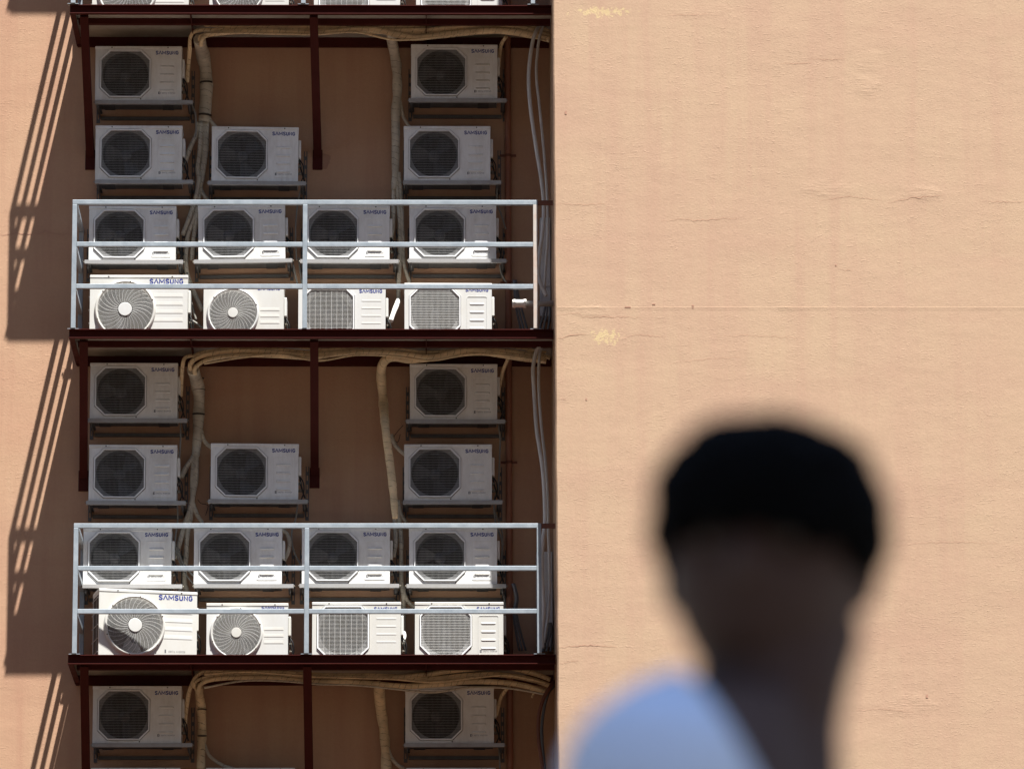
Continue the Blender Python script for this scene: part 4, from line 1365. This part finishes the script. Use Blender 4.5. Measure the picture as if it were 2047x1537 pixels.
def torso(mb, grow, z_low):
    rg = []
    T0 = pp(1398, 1500, 0)
    for (z, hw, hd, sh, drop) in ((1.425, 0.085, 0.062, 0.035, 0.02), (1.395, 0.135, 0.078, 0.02, 0.035), (1.35, 0.172, 0.096, 0.01, 0.04), (1.27, 0.188, 0.112, 0.005, 0.04), (1.15, 0.178, 0.116, 0.005, 0.02),
                                  (1.02, 0.158, 0.106, 0.01, 0), (0.94, 0.165, 0.11, 0.0, 0), (0.86, 0.172, 0.115, -0.01, 0), (0.80, 0.165, 0.11, -0.01, 0)):
        if z < z_low:
            continue
        row = []
        for k in range(40):
            a = 2 * math.pi * k / 40
            s_, f_ = math.cos(a), math.sin(a)
            p = Vector((T0.x, T0.y, z + DZ)) + fdir * sh + sdir * (s_ * (hw + grow)) + fdir * (f_ * (hd + grow))
            p.z += drop * s_                                    # his right shoulder is raised
            row.append(p - O)
        rg.append(row)
    mb.rings(rg)


T0 = pp(1398, 1500, 0)
SR = pp(1296, 1556, 0.165)
SL = Vector((T0.x, T0.y, 0)) - sdir * 0.165 + fdir * 0.01 + Vector((0, 0, 1.31 + DZ))
arms = []
for S, side in ((SR, 1), (SL, -1)):
    E_ = S + Vector((-0.02, 0, -0.29)) + sdir * (0.035 * side)
    W_ = E_ + fdir * 0.07 + Vector((0, 0, -0.25))
    arms.append((S, E_, W_, side))
torso(b, 0.0, 0.5)
limb(b, [pp(1576, 1230, -0.01), pp(1552, 1330, 0.0), pp(1530, 1430, 0.0), pp(1505, 1560, 0.0)], [0.066, 0.063, 0.064, 0.078])
for (S, E_, W_, side) in arms:
    limb(b, [S - sdir * (0.06 * side), S, S + (E_ - S) * 0.3, E_, E_ + (W_ - E_) * 0.3, W_], [0.05, 0.056, 0.050, 0.039, 0.040, 0.026])
    pd_ = (W_ - E_).normalized()
    P0 = W_ + pd_ * 0.05
    limb(b, [W_ - pd_ * 0.01, W_ + pd_ * 0.03, W_ + pd_ * 0.085], [0.024, 0.028, 0.024])
    for j, ln in enumerate((0.072, 0.082, 0.077, 0.060)):       # four fingers, curled a little
        r0 = W_ + pd_ * 0.085 + fdir * (0.030 - 0.021 * j)
        c1 = r0 + pd_ * ln * 0.5 - sdir * (0.004 * side)
        limb(b, [r0 - pd_ * 0.03, r0, c1, c1 + pd_ * ln * 0.45 - sdir * (0.018 * side)], [0.010, 0.0095, 0.0085, 0.007], 8, 3)
    th0 = W_ + pd_ * 0.03 + fdir * 0.022
    limb(b, [th0, th0 + fdir * 0.022 + pd_ * 0.025, th0 + fdir * 0.030 + pd_ * 0.058 - sdir * (0.008 * side)], [0.012, 0.011, 0.008], 8, 3)
legs = []
for side in (1, -1):
    hip = Vector((T0.x, T0.y, 0.86 + DZ)) + sdir * (0.088 * side)
    kn = Vector((T0.x + 0.02, T0.y, 0.47 + DZ)) + sdir * (0.10 * side)
    an = Vector((T0.x - 0.02, T0.y, 0.09 + DZ)) + sdir * (0.11 * side)
    legs.append((hip, kn, an))
    limb(b, [hip, hip.lerp(kn, 0.5), kn, kn.lerp(an, 0.35) - fdir * 0.015, an], [0.088, 0.074, 0.055, 0.054, 0.036])
    limb(b, [an - fdir * 0.03 + Vector((0, 0, -0.04)), an + fdir * 0.06 + Vector((0, 0, -0.05)), an + fdir * 0.15 + Vector((0, 0, -0.065))], [0.035, 0.036, 0.024])
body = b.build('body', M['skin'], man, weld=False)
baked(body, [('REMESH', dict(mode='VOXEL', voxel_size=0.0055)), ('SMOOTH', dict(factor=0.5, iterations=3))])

for sx in (-1, 1):                                               # eyes
    b = MB()
    for (mat_, r_, dy) in (('eye', 0.0125, 0.0),):
        rg = []
        for i in range(1, 10):
            th_ = math.pi * i / 10
            rg.append([HR @ Vector((sx * 0.029 + r_ * math.sin(th_) * math.cos(a), -0.0755 + r_ * math.cos(th_), 0.004 + r_ * 0.62 * math.sin(th_) * math.sin(a))) - O for a in [2 * math.pi * k / 14 for k in range(14)]])
        b.rings(rg)
    eye = b.build('eye', M['eye'], man)
    b = MB()
    rg = [[HR @ Vector((sx * 0.029 + q * math.cos(a), -0.0885 - (0.0008 if q < 0.003 else 0), 0.004 + q * math.sin(a))) - O for a in [2 * math.pi * k / 14 for k in range(14)]] for q in (0.0055, 0.001)]
    b.rings(rg)
    io = b.build('iris', M['iris'], eye)

# hair: a thick crop, wide over the ears, with a low fringe
b = MB()
rg = []
Hh = HR @ Matrix.Translation(Vector((0.002, 0.004, 0.031)))
NR = 44
for i in range(1, NR + 1):
    row = []
    for k in range(72):
        a = 2 * math.pi * k / 72
        front = max(0.0, -math.sin(a))
        thm = 2.02 - 0.24 * front ** 1.3 + 0.16 * noise.noise(Vector((math.cos(a) * 3, math.sin(a) * 3, 4.2))) + 0.10 * max(0.0, math.cos(a))
        u = i / NR
        th_ = thm * min(1.0, u / 0.9)
        n = Vector((math.sin(th_) * math.cos(a), math.sin(th_) * math.sin(a), math.cos(th_)))
        e_ = 2.25
        s_ = (abs(n.x) ** e_ + abs(n.y) ** e_ + abs(n.z) ** e_) ** (-1 / e_)
        q = Vector((0.099 * n.x * s_, 0.121 * n.y * s_, 0.090 * n.z * s_))
        q *= 1 + 0.06 * noise.noise(Vector((n.x * 9, n.y * 9, n.z * 2.5))) + 0.035 * noise.noise(n * 3)
        if u > 0.9:
            w_ = (u - 0.9) / 0.1
            q = Vector((q.x * (1 - 0.35 * w_), q.y * (1 - 0.35 * w_), q.z))
        row.append(Hh @ q - O)
    rg.append(row)
b.rings(rg)
hair = b.build('hair', M['hair'], man)
# shirt with an open collar
b = MB()
torso(b, 0.014, 0.85)
for (S, E_, W_, side) in arms:
    limb(b, [S - sdir * (0.07 * side), S, S + (E_ - S) * 0.35, S + (E_ - S) * 0.85], [0.062, 0.071, 0.066, 0.064])
limb(b, [pp(1470, 1430, 0), pp(1420, 1475, 0.03), pp(1330, 1525, 0.12)], [0.060, 0.066, 0.070])
shirt = b.build('shirt', M['shirt'], man, weld=False)
baked(shirt, [('REMESH', dict(mode='VOXEL', voxel_size=0.008)), ('SMOOTH', dict(factor=0.5, iterations=6))])
bm = bmesh.new()
bm.from_mesh(shirt.data)
c0, c1 = pp(1332, 1345, 0), pp(1446, 1537, 0)
d_ = (c1 - c0).normalized()
nn_ = Vector((-d_.z, 0, d_.x)).normalized()
bmesh.ops.bisect_plane(bm, geom=bm.verts[:] + bm.edges[:] + bm.faces[:], plane_co=c0 - O, plane_no=nn_, clear_outer=True)
bm.to_mesh(shirt.data)
bm.free()
so = shirt.modifiers.new('thick', 'SOLIDIFY')
so.thickness = 0.003
b = MB()
for (hip, kn, an) in legs:
    limb(b, [hip + Vector((0, 0, 0.06)), hip, hip.lerp(kn, 0.5), kn, kn.lerp(an, 0.5), an], [0.095, 0.104, 0.088, 0.072, 0.068, 0.062])
tro = b.build('trousers', M['trousers'], man, weld=False)
baked(tro, [('REMESH', dict(mode='VOXEL', voxel_size=0.009)), ('SMOOTH', dict(factor=0.5, iterations=4))])
for (hip, kn, an) in legs:
    b = MB()
    limb(b, [an - fdir * 0.05 + Vector((0, 0, -0.045)), an + fdir * 0.05 + Vector((0, 0, -0.047)), an + fdir * 0.17 + Vector((0, 0, -0.058))], [0.042, 0.043, 0.030])
    b.build('shoe', M['shoe'], man)

# added, unseen: blue canopy shading the man, tall block hiding low sky
M['render_grey'] = paint('grey_render', (0.20, 0.175, 0.15), 0.85, 0.3, (0.13, 0.11, 0.09), 0.6)
M['window_dark'] = paint('dark_window', (0.03, 0.035, 0.04), 0.2, 0.1, (0.05, 0.05, 0.05), 3)
awn = thing('added_awning', (foot.x + 0.35, foot.y - 0.7, DZ), 'unseen blue fabric canopy on four posts, added to shade the person', 'added_awning')
m, t, p, N, L = nt('added_blue_fabric')
tl = ND(t, 'ShaderNodeBsdfTranslucent')  # added canopy lets blue light through onto the shirt
ms = ND(t, 'ShaderNodeMixShader')
weave = nz(t, mapped(t, (1, 1, 1)), 60, 2, 0.5)
L.new(mix(t, weave, (0.40, 0.52, 0.80), (0.34, 0.46, 0.74)), tl.inputs['Color'])
p.inputs['Base Color'].default_value = (0.20, 0.30, 0.55, 1)
p.inputs['Roughness'].default_value = 0.9
ms.inputs[0].default_value = 0.62
L.new(p.outputs[0], ms.inputs[1])
L.new(tl.outputs[0], ms.inputs[2])
L.new(ms.outputs[0], t.nodes['Material Output'].inputs['Surface'])
b = MB()
for i in range(12):
    for j in range(12):
        q = [(-1.7 + 3.4 * (i + di) / 12, -2.0 + 4.0 * (j + dj) / 12) for di, dj in ((0, 0), (1, 0), (1, 1), (0, 1))]
        b.poly([(x, y, 2.95 - 0.10 * math.cos(x / 1.7 * 1.5) * math.cos(y / 2.0 * 1.5)) for x, y in q], smooth=True)
b.build('fabric', m, awn)
for (x, y) in ((-1.68, -1.98), (1.68, -1.98), (-1.68, 1.98), (1.68, 1.98)):
    b = MB()
    b.tube([Vector((x, y, 0)), Vector((x, y, 2.95))], 0.025, 10, 1)
    b.build('post', M['galv'], awn)
blk = thing('building', (0, -160, 0), 'unseen long grey block added behind the camera to close off low sky', 'building')
b = MB()
b.box(-150, 150, -14, 0, -0.13, 118)  # added out of view, sized to cut off the low sky
b.build('wall', M['render_grey'], blk)
b = MB()
for fl in range(1, 34):
    b.box(-148, 148, 0.002, 0.05, fl * 3.4, fl * 3.4 + 1.4)
w_ = b.build('windows', M['window_dark'], blk)
w_['kind'] = 'stuff'

# ------------------------------------------------------------------ light
SUN_DIR = Vector((-0.565, 1.0, -2.68))            # the way the light travels
w = bpy.data.worlds.new('World')
sc.world = w
w.use_nodes = True
wt = w.node_tree
sky = wt.nodes.new('ShaderNodeTexSky')
sky.sky_type = 'NISHITA'
sky.sun_disc = False
el = math.atan2(2.68, math.hypot(0.6, 1.0))
to = -SUN_DIR
sky.sun_elevation = el
sky.sun_rotation = math.atan2(to.x, to.y)
sky.air_density = 1.1
sky.dust_density = 0.4
wt.links.new(sky.outputs['Color'], wt.nodes['Background'].inputs['Color'])
wt.nodes['Background'].inputs['Strength'].default_value = 0.05
ld = bpy.data.lights.new('sun', 'SUN')
ld.energy = 5.0
ld.angle = rad(0.53)
ld.color = (1.0, 0.985, 0.955)
lo = bpy.data.objects.new('sun', ld)
lo.rotation_euler = SUN_DIR.to_track_quat('-Z', 'Y').to_euler()
lo.location = (20, -30, 60)
C.objects.link(lo)

# ------------------------------------------------------------------ camera
cd = bpy.data.cameras.new('camera')
co = bpy.data.objects.new('camera', cd)
C.objects.link(co)
mw = Matrix((Rv, Uv, -Fv)).transposed().to_4x4()
mw.translation = CAM
co.matrix_world = mw
cd.sensor_fit = 'HORIZONTAL'
cd.sensor_width = 36.0
cd.lens = 36.0 * FPX / PW
cd.clip_start = 0.1
cd.clip_end = 2000
cd.dof.use_dof = True
cd.dof.focus_distance = 49.3
cd.dof.aperture_fstop = 5.2
sc.camera = co

sc.render.engine = 'CYCLES'
sc.cycles.use_denoising = True
sc.cycles.max_bounces = 8
sc.cycles.use_adaptive_sampling = False
vs = sc.view_settings
vs.view_transform = 'Standard'
vs.look = 'None'
vs.gamma = 1.0
vs.exposure = 1.28
